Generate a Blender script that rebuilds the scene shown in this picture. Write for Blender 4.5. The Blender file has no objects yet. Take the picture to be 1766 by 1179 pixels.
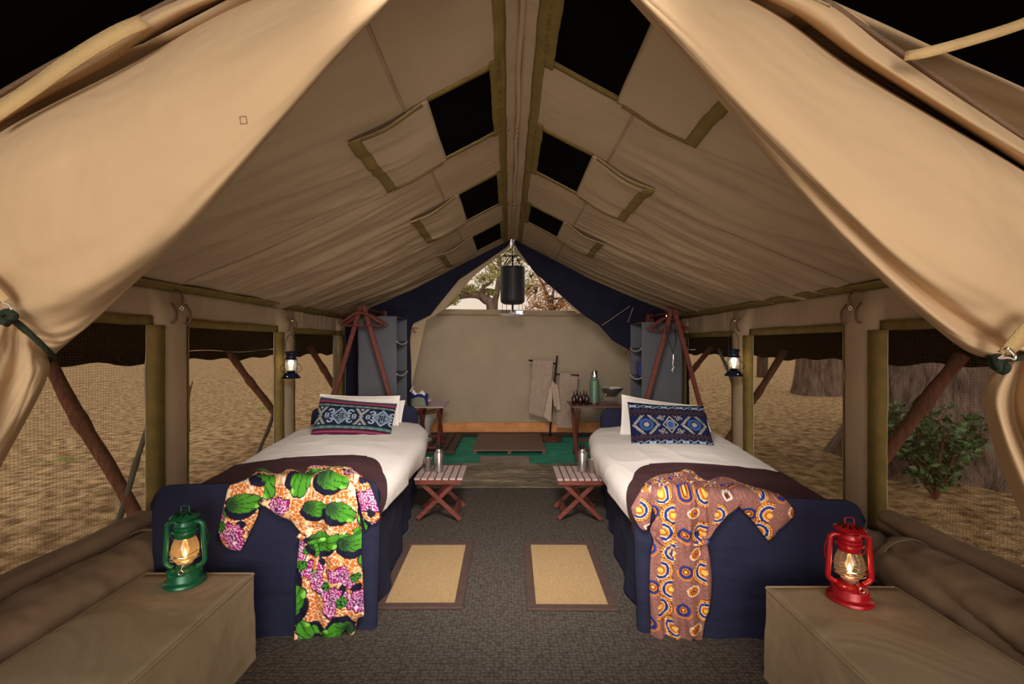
import bpy, math, random
import numpy as np
from mathutils import Vector, Matrix, noise as mnoise

random.seed(7)
SC = bpy.context.scene
COL = SC.collection

# ------------------------------------------------------------------ camera, sky, light, exposure
F = 800.0; VX = 877.0; VY = 595.0; CZ = 1.2
cam_d = bpy.data.cameras.new('camera'); cam = bpy.data.objects.new('camera', cam_d)
COL.objects.link(cam); SC.camera = cam
cam.location = (0, 0, CZ); cam.rotation_euler = (math.radians(90), 0, 0)
cam_d.sensor_width = 36.0; cam_d.lens = F / 1766 * 36.0
cam_d.shift_x = (883 - VX) / 1766; cam_d.shift_y = (VY - 589.5) / 1766
cam_d.clip_start = 0.02; cam_d.clip_end = 300

w = bpy.data.worlds.new('sky'); SC.world = w; w.use_nodes = True
wn = w.node_tree; wn.nodes.clear()
wo = wn.nodes.new('ShaderNodeOutputWorld'); wb = wn.nodes.new('ShaderNodeBackground')
tc = wn.nodes.new('ShaderNodeTexCoord'); sx = wn.nodes.new('ShaderNodeSeparateXYZ')
cr = wn.nodes.new('ShaderNodeValToRGB')
cr.color_ramp.elements[0].position = 0.0; cr.color_ramp.elements[0].color = (0.88, 0.72, 0.56, 1)
cr.color_ramp.elements[1].position = 0.7; cr.color_ramp.elements[1].color = (0.62, 0.62, 0.60, 1)
wn.links.new(tc.outputs['Generated'], sx.inputs[0]); wn.links.new(sx.outputs['Z'], cr.inputs[0])
wn.links.new(cr.outputs[0], wb.inputs[0]); wb.inputs[1].default_value = 1.0
wn.links.new(wb.outputs[0], wo.inputs[0])

def light(name, kind, loc, rot, energy, color, **kw):
    l = bpy.data.lights.new(name, kind); o = bpy.data.objects.new(name, l); COL.objects.link(o)
    o.location = loc; o.rotation_euler = rot; l.energy = energy; l.color = color
    for k, v in kw.items(): setattr(l, k, v)
    return o
# low soft daylight entering the open front of the tent (sun behind thin cloud, behind the camera)
light('sun', 'SUN', (0, -5, 4), (math.radians(82), 0, math.radians(3)), 1.15, (1.0, 0.93, 0.85), angle=math.radians(38))
# added fill light behind the camera, brightens the entrance flaps and the interior
light('fill_area', 'AREA', (0.1, -2.2, 0.95), (math.radians(95), 0, 0), 46, (1.0, 0.92, 0.82), shape='RECTANGLE', size=2.6, size_y=1.6)
# added unseen fill spots: low one brightens the roof, high one the beds
light('fill_spot', 'SPOT', (0.0, 0.75, 0.35), (math.radians(122), 0, 0), 38, (1.0, 0.92, 0.83), spot_size=math.radians(112), spot_blend=0.8, shadow_soft_size=0.35)
light('fill_spot', 'SPOT', (0.0, 0.95, 2.05), (math.radians(58), 0, 0), 440, (1.0, 0.95, 0.90), spot_size=math.radians(88), spot_blend=0.8, shadow_soft_size=0.35)
SC.view_settings.view_transform = 'Standard'; SC.view_settings.look = 'None'
SC.view_settings.exposure = 0.0; SC.view_settings.gamma = 1.0; SC.view_settings.use_curve_mapping = False

# ------------------------------------------------------------------ helpers
def P(px, py, d): return Vector(((px - VX) / F * d, d, CZ - (py - VY) / F * d))
def srgb(r, g, b):
    f = lambda c: (c / 255) / 12.92 if c / 255 <= 0.04045 else ((c / 255 + 0.055) / 1.055) ** 2.4
    return (f(r), f(g), f(b), 1.0)

def hsh(i, j, seed):
    n = (i.astype(np.int64) * 374761393 + j.astype(np.int64) * 668265263 + seed * 1442695041) & 0xffffffff
    n = ((n ^ (n >> 13)) * 1274126177) & 0xffffffff
    n = (n ^ (n >> 16)) & 0xffffffff
    return n / 4294967295.0
def vn(x, y, seed=0):
    x = np.asarray(x, float); y = np.asarray(y, float)
    i = np.floor(x); j = np.floor(y); fx = x - i; fy = y - j
    fx = fx * fx * fx * (fx * (fx * 6 - 15) + 10); fy = fy * fy * fy * (fy * (fy * 6 - 15) + 10)
    a = hsh(i, j, seed); b = hsh(i + 1, j, seed); c = hsh(i, j + 1, seed); d = hsh(i + 1, j + 1, seed)
    return ((a + (b - a) * fx) * (1 - fy) + (c + (d - c) * fx) * fy) * 2 - 1
def fbm(x, y, seed=0, o=3):
    s = 0; a = 1.0
    for k in range(o):
        s = s + a * vn(x * 2 ** k, y * 2 ** k, seed + k * 17); a *= 0.5
    return s / 1.75
def worley(x, y, seed=0):
    i = np.floor(x); j = np.floor(y); f1 = np.full(x.shape, 9.0); f2 = np.full(x.shape, 9.0)
    for di in (-1, 0, 1):
        for dj in (-1, 0, 1):
            a = i + di; b = j + dj
            px = a + hsh(a, b, seed); py = b + hsh(a, b, seed + 5)
            d = np.hypot(px - x, py - y)
            f2 = np.where(d < f1, f1, np.minimum(f2, d)); f1 = np.minimum(f1, d)
    return f1, f2

# ---- materials
MATS = {}
def mat(name, col, rough=0.8, metal=0.0, var=0.12, vscale=6.0, bump=0.0, bscale=60.0, wave=None, wr=None, sheen=0.0, spec=0.3, col2=None, stretch=(1, 1, 1), attr=False):
    """principled material: colour with soft noise variation, fine bump, optional weave and large wrinkles"""
    if name in MATS: return MATS[name]
    m = bpy.data.materials.new(name); m.use_nodes = True; nt = m.node_tree; N = nt.nodes; L = nt.links
    b = N['Principled BSDF']; b.inputs['Roughness'].default_value = rough; b.inputs['Metallic'].default_value = metal
    b.inputs['Specular IOR Level'].default_value = spec
    if sheen: b.inputs['Sheen Weight'].default_value = sheen
    tc = N.new('ShaderNodeTexCoord'); mp = N.new('ShaderNodeMapping'); mp.inputs['Scale'].default_value = stretch
    L.new(tc.outputs['Object'], mp.inputs[0])
    nz = N.new('ShaderNodeTexNoise'); nz.inputs['Scale'].default_value = vscale; nz.inputs['Detail'].default_value = 6
    L.new(mp.outputs[0], nz.inputs['Vector'])
    if attr:
        at = N.new('ShaderNodeVertexColor'); at.layer_name = 'Col'; L.new(at.outputs[0], b.inputs['Base Color'])
    else:
        mx = N.new('ShaderNodeMix'); mx.data_type = 'RGBA'
        c = np.array(col[:3]); c2 = np.array(col2[:3]) if col2 else None
        if c2 is None:
            mx.inputs['A'].default_value = (*np.clip(c * (1 - var), 0, 1), 1); mx.inputs['B'].default_value = (*np.clip(c * (1 + var), 0, 1), 1)
        else:
            mx.inputs['A'].default_value = (*c, 1); mx.inputs['B'].default_value = (*c2, 1)
        mr = N.new('ShaderNodeMapRange'); mr.inputs['From Min'].default_value = 0.35; mr.inputs['From Max'].default_value = 0.65
        L.new(nz.outputs['Fac'], mr.inputs['Value']); L.new(mr.outputs[0], mx.inputs['Factor']); L.new(mx.outputs['Result'], b.inputs['Base Color'])
    last = None
    def add_bump(h, strength, dist):
        nonlocal last
        bp = N.new('ShaderNodeBump'); bp.inputs['Strength'].default_value = strength; bp.inputs['Distance'].default_value = dist
        L.new(h, bp.inputs['Height'])
        if last: L.new(last, bp.inputs['Normal'])
        last = bp.outputs[0]
    if wr:
        sc, st, dist, vec = wr
        mp2 = N.new('ShaderNodeMapping'); mp2.inputs['Scale'].default_value = vec; L.new(tc.outputs['Object'], mp2.inputs[0])
        n2 = N.new('ShaderNodeTexNoise'); n2.inputs['Scale'].default_value = sc; n2.inputs['Detail'].default_value = 3; n2.inputs['Distortion'].default_value = 0.6
        L.new(mp2.outputs[0], n2.inputs['Vector']); add_bump(n2.outputs['Fac'], st, dist)
    if wave:
        sc, st, dist = wave
        vo = N.new('ShaderNodeTexVoronoi'); vo.inputs['Scale'].default_value = sc; vo.inputs['Randomness'].default_value = 0.5
        L.new(mp.outputs[0], vo.inputs['Vector']); add_bump(vo.outputs['Distance'], st, dist)
    if bump:
        n3 = N.new('ShaderNodeTexNoise'); n3.inputs['Scale'].default_value = bscale; n3.inputs['Detail'].default_value = 4
        L.new(mp.outputs[0], n3.inputs['Vector']); add_bump(n3.outputs['Fac'], bump, 0.01)
    if last: L.new(last, b.inputs['Normal'])
    MATS[name] = m; return m
def glass(name, col, rough=0.02, alpha=0.3):
    m = bpy.data.materials.new(name); m.use_nodes = True; nt = m.node_tree; N = nt.nodes; L = nt.links; N.clear()
    o = N.new('ShaderNodeOutputMaterial'); t = N.new('ShaderNodeBsdfTransparent'); t.inputs[0].default_value = col
    g = N.new('ShaderNodeBsdfGlossy'); g.inputs['Roughness'].default_value = rough
    d = N.new('ShaderNodeBsdfTranslucent'); d.inputs[0].default_value = col
    m1 = N.new('ShaderNodeMixShader'); m1.inputs[0].default_value = alpha * 0.6; L.new(t.outputs[0], m1.inputs[1]); L.new(d.outputs[0], m1.inputs[2])
    lw = N.new('ShaderNodeLayerWeight'); lw.inputs[0].default_value = 0.35
    m2 = N.new('ShaderNodeMixShader'); L.new(lw.outputs['Fresnel'], m2.inputs[0]); L.new(m1.outputs[0], m2.inputs[1]); L.new(g.outputs[0], m2.inputs[2])
    L.new(m2.outputs[0], o.inputs[0]); return m
def emit(name, col, s):
    m = bpy.data.materials.new(name); m.use_nodes = True; b = m.node_tree.nodes['Principled BSDF']
    b.inputs['Base Color'].default_value = col; b.inputs['Emission Color'].default_value = col; b.inputs['Emission Strength'].default_value = s
    return m
def screen_mat(name, thread, scale, cover0, cover1):
    m = bpy.data.materials.new(name); m.use_nodes = True; nt = m.node_tree; N = nt.nodes; L = nt.links; N.clear()
    o = N.new('ShaderNodeOutputMaterial'); t = N.new('ShaderNodeBsdfTransparent'); d = N.new('ShaderNodeBsdfDiffuse'); d.inputs[0].default_value = thread
    tr = N.new('ShaderNodeBsdfTranslucent'); tr.inputs[0].default_value = thread
    md = N.new('ShaderNodeMixShader'); md.inputs[0].default_value = 0.5; L.new(d.outputs[0], md.inputs[1]); L.new(tr.outputs[0], md.inputs[2])
    tcn = N.new('ShaderNodeTexCoord'); sep = N.new('ShaderNodeSeparateXYZ'); L.new(tcn.outputs['Object'], sep.inputs[0])
    outs = []
    for k, ax in enumerate(('Y', 'Z')):
        mu = N.new('ShaderNodeMath'); mu.operation = 'MULTIPLY'; mu.inputs[1].default_value = scale * (1.0 if k else 0.8); L.new(sep.outputs[ax], mu.inputs[0])
        si = N.new('ShaderNodeMath'); si.operation = 'SINE'; L.new(mu.outputs[0], si.inputs[0]); outs.append(si)
    mxn = N.new('ShaderNodeMath'); mxn.operation = 'MAXIMUM'; L.new(outs[0].outputs[0], mxn.inputs[0]); L.new(outs[1].outputs[0], mxn.inputs[1])
    mr = N.new('ShaderNodeMapRange'); mr.inputs['From Min'].default_value = 0.2; mr.inputs['From Max'].default_value = 0.95
    mr.inputs['To Min'].default_value = cover0; mr.inputs['To Max'].default_value = cover1; L.new(mxn.outputs[0], mr.inputs['Value'])
    mx = N.new('ShaderNodeMixShader'); L.new(mr.outputs[0], mx.inputs[0]); L.new(t.outputs[0], mx.inputs[1]); L.new(md.outputs[0], mx.inputs[2])
    L.new(mx.outputs[0], o.inputs[0]); return m

# ---- mesh builder
def frame_from(d):
    d = d.normalized(); up = Vector((0, 0, 1)) if abs(d.z) < 0.93 else Vector((1, 0, 0))
    a = d.cross(up).normalized(); return a, d.cross(a).normalized()
def catmull(pts, n):
    pts = [np.array(p, float) for p in pts]; out = []
    if len(pts) == 2:
        return [pts[0] + (pts[1] - pts[0]) * t for t in np.linspace(0, 1, n)]
    Q = [2 * pts[0] - pts[1]] + pts + [2 * pts[-1] - pts[-2]]
    for t in np.linspace(0, len(pts) - 1, n):
        i = min(int(t), len(pts) - 2); f = t - i; a, b, c, d = Q[i:i + 4]
        out.append(0.5 * (2 * b + (c - a) * f + (2 * a - 5 * b + 4 * c - d) * f * f + (3 * b - a - 3 * c + d) * f ** 3))
    return out
class MB:
    def __init__(s): s.v = []; s.f = []
    def add(s, vs, fs):
        n = len(s.v); s.v += [tuple(x) for x in vs]; s.f += [tuple(i + n for i in f) for f in fs]; return s
    def box(s, x0, x1, y0, y1, z0, z1, bev=0.0):
        if bev <= 0:
            vs = [(x, y, z) for z in (z0, z1) for (x, y) in ((x0, y0), (x1, y0), (x1, y1), (x0, y1))]
            return s.add(vs, [(3, 2, 1, 0), (4, 5, 6, 7), (0, 1, 5, 4), (1, 2, 6, 5), (2, 3, 7, 6), (3, 0, 4, 7)])
        b = min(bev, (x1 - x0) / 2.2, (y1 - y0) / 2.2, (z1 - z0) / 2.2); rings = []
        for (z, i) in ((z0, b), (z0 + b, 0), (z1 - b, 0), (z1, b)):
            rings.append([(x0 + b, y0 + i, z), (x1 - b, y0 + i, z), (x1 - i, y0 + b, z), (x1 - i, y1 - b, z), (x1 - b, y1 - i, z), (x0 + b, y1 - i, z), (x0 + i, y1 - b, z), (x0 + i, y0 + b, z)])
        vs = sum(rings, []); fs = [tuple(reversed(range(8))), tuple(range(24, 32))]
        for r in range(3):
            for k in range(8): fs.append((r * 8 + k, r * 8 + (k + 1) % 8, r * 8 + 8 + (k + 1) % 8, r * 8 + 8 + k))
        return s.add(vs, fs)
    def beam(s, a, b, wx, wz, bev=0.003, up=(0, 0, 1)):
        a = Vector(a); b = Vector(b); d = (b - a); L = d.length; d.normalize(); u = Vector(up)
        if abs(d.dot(u)) > 0.95: u = Vector((0, 1, 0))
        x = d.cross(u).normalized(); z = x.cross(d).normalized()
        t = MB().box(-wx / 2, wx / 2, 0, L, -wz / 2, wz / 2, bev)
        return s.add([a + x * p[0] + d * p[1] + z * p[2] for p in t.v], t.f)
    def tube(s, pts, r, seg=10, cap=True, closed=False):
        pts = [Vector(p) for p in pts]; n = len(pts); rs = r if hasattr(r, '__len__') else [r] * n
        vs = []; fs = []; pa = None
        for i, p in enumerate(pts):
            if closed: t = (pts[(i + 1) % n] - pts[i - 1])
            else: t = pts[min(i + 1, n - 1)] - pts[max(i - 1, 0)]
            if t.length < 1e-9: t = Vector((0, 0, 1))
            t.normalize()
            if pa is None: a, b = frame_from(t)
            else:
                a = (pa - t * pa.dot(t))
                if a.length < 1e-6: a, _ = frame_from(t)
                a.normalize(); b = t.cross(a)
            pa = a
            for k in range(seg):
                th = 2 * math.pi * k / seg; vs.append(p + (a * math.cos(th) + b * math.sin(th)) * rs[i])
        m = n if closed else n - 1
        for i in range(m):
            j = (i + 1) % n
            for k in range(seg): fs.append((i * seg + k, i * seg + (k + 1) % seg, j * seg + (k + 1) % seg, j * seg + k))
        if cap and not closed: fs.append(tuple(reversed(range(seg)))); fs.append(tuple(range((n - 1) * seg, n * seg)))
        return s.add(vs, fs)
    def lathe(s, prof, c=(0, 0, 0), seg=24, cap=True):
        vs = []; fs = []; n = len(prof)
        for (r, z) in prof:
            for k in range(seg):
                th = 2 * math.pi * k / seg; vs.append((c[0] + r * math.cos(th), c[1] + r * math.sin(th), c[2] + z))
        for i in range(n - 1):
            for k in range(seg): fs.append((i * seg + k, i * seg + (k + 1) % seg, (i + 1) * seg + (k + 1) % seg, (i + 1) * seg + k))
        if cap: fs.append(tuple(reversed(range(seg)))); fs.append(tuple(range((n - 1) * seg, n * seg)))
        return s.add(vs, fs)
    def grid(s, A, keep=None):
        """A: (n,m,3) array"""
        n, m = A.shape[:2]; idx = np.arange(n * m).reshape(n, m)
        q = np.stack([idx[:-1, :-1], idx[1:, :-1], idx[1:, 1:], idx[:-1, 1:]], -1)
        if keep is not None: q = q[keep]
        q = q.reshape(-1, 4); used = np.unique(q); rm = np.full(n * m, -1); rm[used] = np.arange(len(used))
        s.used = used
        return s.add(A.reshape(-1, 3)[used].tolist(), rm[q].tolist())
    def xf(s, M):
        s.v = [tuple(M @ Vector(p)) for p in s.v]; return s
    def build(s, name, m, parent=None, smooth=True, solid=0.0, sub=0, world=False):
        me = bpy.data.meshes.new(name); me.from_pydata(s.v, [], s.f); me.update()
        o = bpy.data.objects.new(name, me); COL.objects.link(o)
        if m: me.materials.append(m)
        if smooth:
            me.polygons.foreach_set('use_smooth', [True] * len(me.polygons))
            if smooth != 'all': me.set_sharp_from_angle(angle=math.radians(38))
        if solid: md = o.modifiers.new('thickness', 'SOLIDIFY'); md.thickness = abs(solid); md.offset = 0 if solid > 0 else -1
        if sub: md = o.modifiers.new('subdivision', 'SUBSURF'); md.levels = sub; md.render_levels = sub
        if parent is not None:
            o.parent = parent
            if world: o.matrix_parent_inverse = root_matrix(parent).inverted()
        return o
def root_matrix(o):
    M = Matrix.Translation(o.location) @ o.rotation_euler.to_matrix().to_4x4()
    while o.parent is not None:
        o = o.parent; M = Matrix.Translation(o.location) @ o.rotation_euler.to_matrix().to_4x4() @ M
    return M
def colour(o, rgb):
    a = o.data.color_attributes.new('Col', 'FLOAT_COLOR', 'POINT')
    c = np.ones((len(o.data.vertices), 4), np.float32); c[:, :3] = rgb; a.data.foreach_set('color', c.ravel())
def thing(name, label, cat, loc=(0, 0, 0), rz=0.0, group=None):
    o = bpy.data.objects.new(name, None); COL.objects.link(o); o.location = loc; o.rotation_euler = (0, 0, rz)
    o.empty_display_size = 0.05
    return tag(o, label, cat, group)
def tag(o, label, cat, group=None, kind=None):
    o['label'] = label; o['category'] = cat
    if group: o['group'] = group
    if kind: o['kind'] = kind
    return o
def struct(o, label=None, cat=None):
    o['kind'] = 'structure'
    if label: o['label'] = label
    if cat: o['category'] = cat
    return o
def copy_tree(o, parent=None):
    c = o.copy(); COL.objects.link(c)
    if parent is not None: c.parent = parent
    for ch in [x for x in CH.get(o.name, [])]: copy_tree(ch, c)
    return c
CH = {}
def index_children():
    CH.clear()
    for o in COL.objects:
        if o.parent: CH.setdefault(o.parent.name, []).append(o)

# ------------------------------------------------------------------ materials
KH = srgb(176, 155, 130)
M_canvas = mat('canvas', KH, 0.9, var=0.05, vscale=3, bump=0.12, bscale=350, wr=(5, 0.35, 0.03, (1, 1, 1)))
M_roof = mat('roof_canvas', srgb(176, 152, 122), 0.9, var=0.05, vscale=3, bump=0.1, bscale=350)
M_flap = mat('flap_canvas', srgb(198, 168, 132), 0.9, var=0.04, vscale=2.5, bump=0.1, bscale=400, wr=(2.6, 0.6, 0.05, (1, 1, 1)))
M_olive = mat('olive_tape', srgb(122, 102, 52), 0.85, var=0.12, vscale=14, bump=0.2, bscale=200)
M_black = mat('black_net', srgb(10, 7, 5), 0.95, var=0.3, spec=0.05)
M_fly = mat('fly_cloth', srgb(13, 10, 8), 0.95, var=0.15, vscale=2, spec=0.05, wr=(2, 0.3, 0.03, (1, 1, 1)))
M_navy = mat('navy_cloth', srgb(30, 29, 46), 0.85, var=0.12, vscale=3, spec=0.15, wr=(4, 0.7, 0.03, (1, 1, 1)), bump=0.1, bscale=300)
M_skirt = mat('navy_cotton', srgb(38, 39, 60), 0.9, var=0.06, vscale=4, spec=0.15, wr=(3, 0.5, 0.03, (0.7, 0.7, 3)), bump=0.1, bscale=400)
M_white = mat('white_cotton', srgb(238, 228, 220), 0.9, var=0.02, vscale=3, wr=(4, 0.35, 0.03, (1, 1, 1)), spec=0.15)
M_throw = mat('brown_velvet', srgb(74, 50, 52), 0.8, var=0.15, vscale=5, wr=(6, 0.5, 0.02, (1, 2, 1)), spec=0.05)
M_wood = mat('red_mahogany', srgb(108, 54, 44), 0.45, var=0.22, vscale=5, stretch=(3, 3, 12), bump=0.1, bscale=40)
M_slat = mat('worn_mahogany', srgb(176, 150, 146), 0.5, var=0.1, vscale=9, stretch=(10, 1.5, 1), bump=0.1, bscale=40)
M_deck = mat('dark_deck_wood', srgb(118, 88, 74), 0.7, var=0.2, vscale=6, stretch=(1.2, 14, 4), bump=0.2, bscale=30)
M_dark = mat('dark_metal', srgb(24, 24, 28), 0.4, 0.6, var=0.1)
M_steel = mat('brushed_steel', srgb(180, 172, 164), 0.3, 0.92, var=0.05, vscale=20, stretch=(1, 1, 12))
M_chrome = mat('chrome', srgb(230, 226, 220), 0.15, 1.0, var=0.02)
M_grey = mat('grey_canvas', srgb(92, 92, 98), 0.9, var=0.06, vscale=4, bump=0.1, bscale=300, wr=(4, 0.4, 0.02, (1, 1, 0.5)))
M_grey2 = mat('grey_piping', srgb(190, 190, 192), 0.8)
M_leather = mat('leather', srgb(122, 90, 70), 0.6, var=0.15, vscale=20)
M_rope = mat('dark_green_rope', srgb(42, 52, 40), 0.9, bump=0.6, bscale=120)
M_web = mat('webbing', srgb(196, 166, 118), 0.9, var=0.06, vscale=14, bump=0.3, bscale=200)
M_pole = mat('rough_pole', srgb(104, 62, 44), 0.85, var=0.35, vscale=8, stretch=(6, 6, 1), bump=0.5, bscale=30)
M_pole2 = mat('grey_green_pole', srgb(92, 88, 76), 0.8, var=0.2, vscale=8)
M_box = mat('bench_canvas', srgb(166, 146, 116), 0.9, var=0.05, vscale=2.5, bump=0.12, bscale=300, wr=(3, 0.5, 0.04, (1, 1, 1)))
M_roll = mat('rolled_canvas', srgb(150, 126, 102), 0.9, var=0.08, vscale=3, bump=0.12, bscale=300, wr=(3, 0.4, 0.04, (1, 0.4, 1)))
M_ceramic = mat('ceramic', srgb(226, 222, 214), 0.15, var=0.02, spec=0.6)
M_orange = mat('orange_groundsheet', srgb(212, 140, 82), 0.6, var=0.15, vscale=8, wr=(9, 0.5, 0.02, (1, 1, 1)))
M_green = mat('green_groundsheet', srgb(48, 138, 110), 0.7, var=0.22, vscale=7, wr=(6, 0.5, 0.02, (0.5, 1, 1)), bump=0.2, bscale=60)
M_towel = mat('towel', srgb(178, 152, 134), 0.98, var=0.08, vscale=30, bump=0.6, bscale=260)
M_towel2 = mat('towel_light', srgb(200, 174, 152), 0.98, var=0.06, vscale=30, bump=0.6, bscale=260)
M_amber = mat('amber_bottle', srgb(46, 18, 14), 0.12, var=0.1, spec=0.7)
M_blackp = mat('black_plastic', srgb(16, 14, 14), 0.35)
M_thermos = mat('hammered_green', srgb(96, 120, 102), 0.4, 0.3, var=0.1, vscale=40, bump=0.3, bscale=140)
M_sill = mat('sill_canvas', srgb(104, 90, 70), 0.5, var=0.2, vscale=6, wr=(9, 1.0, 0.04, (0.5, 2.5, 1)))
M_brown = mat('brown_binding', srgb(82, 62, 54), 0.9, var=0.08, vscale=20, bump=0.3, bscale=200)
def weave_tint(m, sc):
    """darker gaps between the woven knots of the carpet"""
    nt = m.node_tree; N = nt.nodes; L = nt.links; b = N['Principled BSDF']; src = b.inputs['Base Color'].links[0].from_socket
    tcn = N.new('ShaderNodeTexCoord'); vo = N.new('ShaderNodeTexVoronoi'); vo.inputs['Scale'].default_value = sc; vo.inputs['Randomness'].default_value = .5; L.new(tcn.outputs['Object'], vo.inputs['Vector'])
    mr = N.new('ShaderNodeMapRange'); mr.inputs['From Min'].default_value = .25; mr.inputs['From Max'].default_value = .75; mr.inputs['To Min'].default_value = 1.12; mr.inputs['To Max'].default_value = .55
    L.new(vo.outputs['Distance'], mr.inputs['Value']); mx = N.new('ShaderNodeMix'); mx.data_type = 'RGBA'; mx.blend_type = 'MULTIPLY'; mx.inputs['Factor'].default_value = 1
    L.new(src, mx.inputs['A']); L.new(mr.outputs[0], mx.inputs['B']); L.new(mx.outputs['Result'], b.inputs['Base Color'])
# ------------------------------------------------------------------ setting
WL, WR, RX = -1.80, 1.88, 0.045
Y0, Y1 = 1.07, 5.05
ZR, ZE = 2.36, 1.50
def sstep(a, b, x): t = np.clip((x - a) / (b - a), 0, 1); return t * t * (3 - 2 * t)

# --- outside ground
M_ground = mat('dry_ground', srgb(134, 102, 68), 0.97, var=0.3, vscale=11, col2=srgb(224, 182, 132), bump=1.0, bscale=60, spec=0.03, wr=(5, .8, 0.06, (1, 1, 1)))
xs = np.concatenate([np.linspace(-60, -8, 40), np.linspace(-7.8, 8, 110), np.linspace(8.4, 60, 40)])
ys = np.concatenate([np.linspace(-12, 0, 20), np.linspace(0.1, 14, 110), np.linspace(14.5, 90, 50)])
X, Y = np.meshgrid(xs, ys, indexing='ij')
out = sstep(2.0, 4.0, np.abs(X - 0.04)); out = np.maximum(out, sstep(6.6, 8.0, Y))
Z = -0.05 + out * (0.015 * fbm(X * 1.3, Y * 1.3, 3) + 0.05 * fbm(X * 0.4, Y * 0.4, 5) + 0.01 * (np.abs(X) - 2))
Z = np.minimum(Z, 0.9)
Z = np.where(out <= 0.001, -0.05, Z)
b = MB().grid(np.stack([X, Y, Z], -1)); g = b.build('ground', M_ground); struct(g)

# --- floors
M_carpet = mat('woven_carpet', srgb(90, 81, 73), 0.95, var=.10, vscale=60, spec=0.05, wave=(60, 0.5, 0.008), bump=0.3, bscale=300)
weave_tint(M_carpet, 60)
b = MB().box(WL, WR, -0.9, 4.02, -0.03, 0.0); fl = b.build('floor', M_carpet); struct(fl)
b = MB().box(-1.95, 2.0, 4.5, 6.2, -0.045, -0.004); f2 = b.build('floor', M_green, fl)
f2.name = 'bathroom_groundsheet'; f2['label'] = 'green bathroom groundsheet'
# crumpled sill between carpet and bathroom
X, V = np.meshgrid(np.linspace(WL, WR, 150), np.linspace(0, 1, 26), indexing='ij')
Yv = 3.9 + V * 0.72 + 0.02 * fbm(X * 2.5, V * 2, 12)
Zv = 0.006 + 0.055 * np.exp(-((V - 0.42) / 0.13) ** 2) + 0.035 * np.exp(-((V - 0.75) / 0.1) ** 2) + 0.030 * (1 - np.abs(vn(X * 1.6 + vn(X * 3, V * 4, 2), V * 9 + X * 0.9, 9))) ** 3 + 0.010 * fbm(X * 9, V * 12, 4)
Zv *= sstep(0, 0.14, V) * sstep(1.0, 0.9, V) * 0.97 + 0.03
b = MB().grid(np.stack([X, Yv, Zv], -1)); o = b.build('threshold_canvas', M_sill, fl, solid=0.004); o['label'] = 'crumpled brown canvas threshold'

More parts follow.
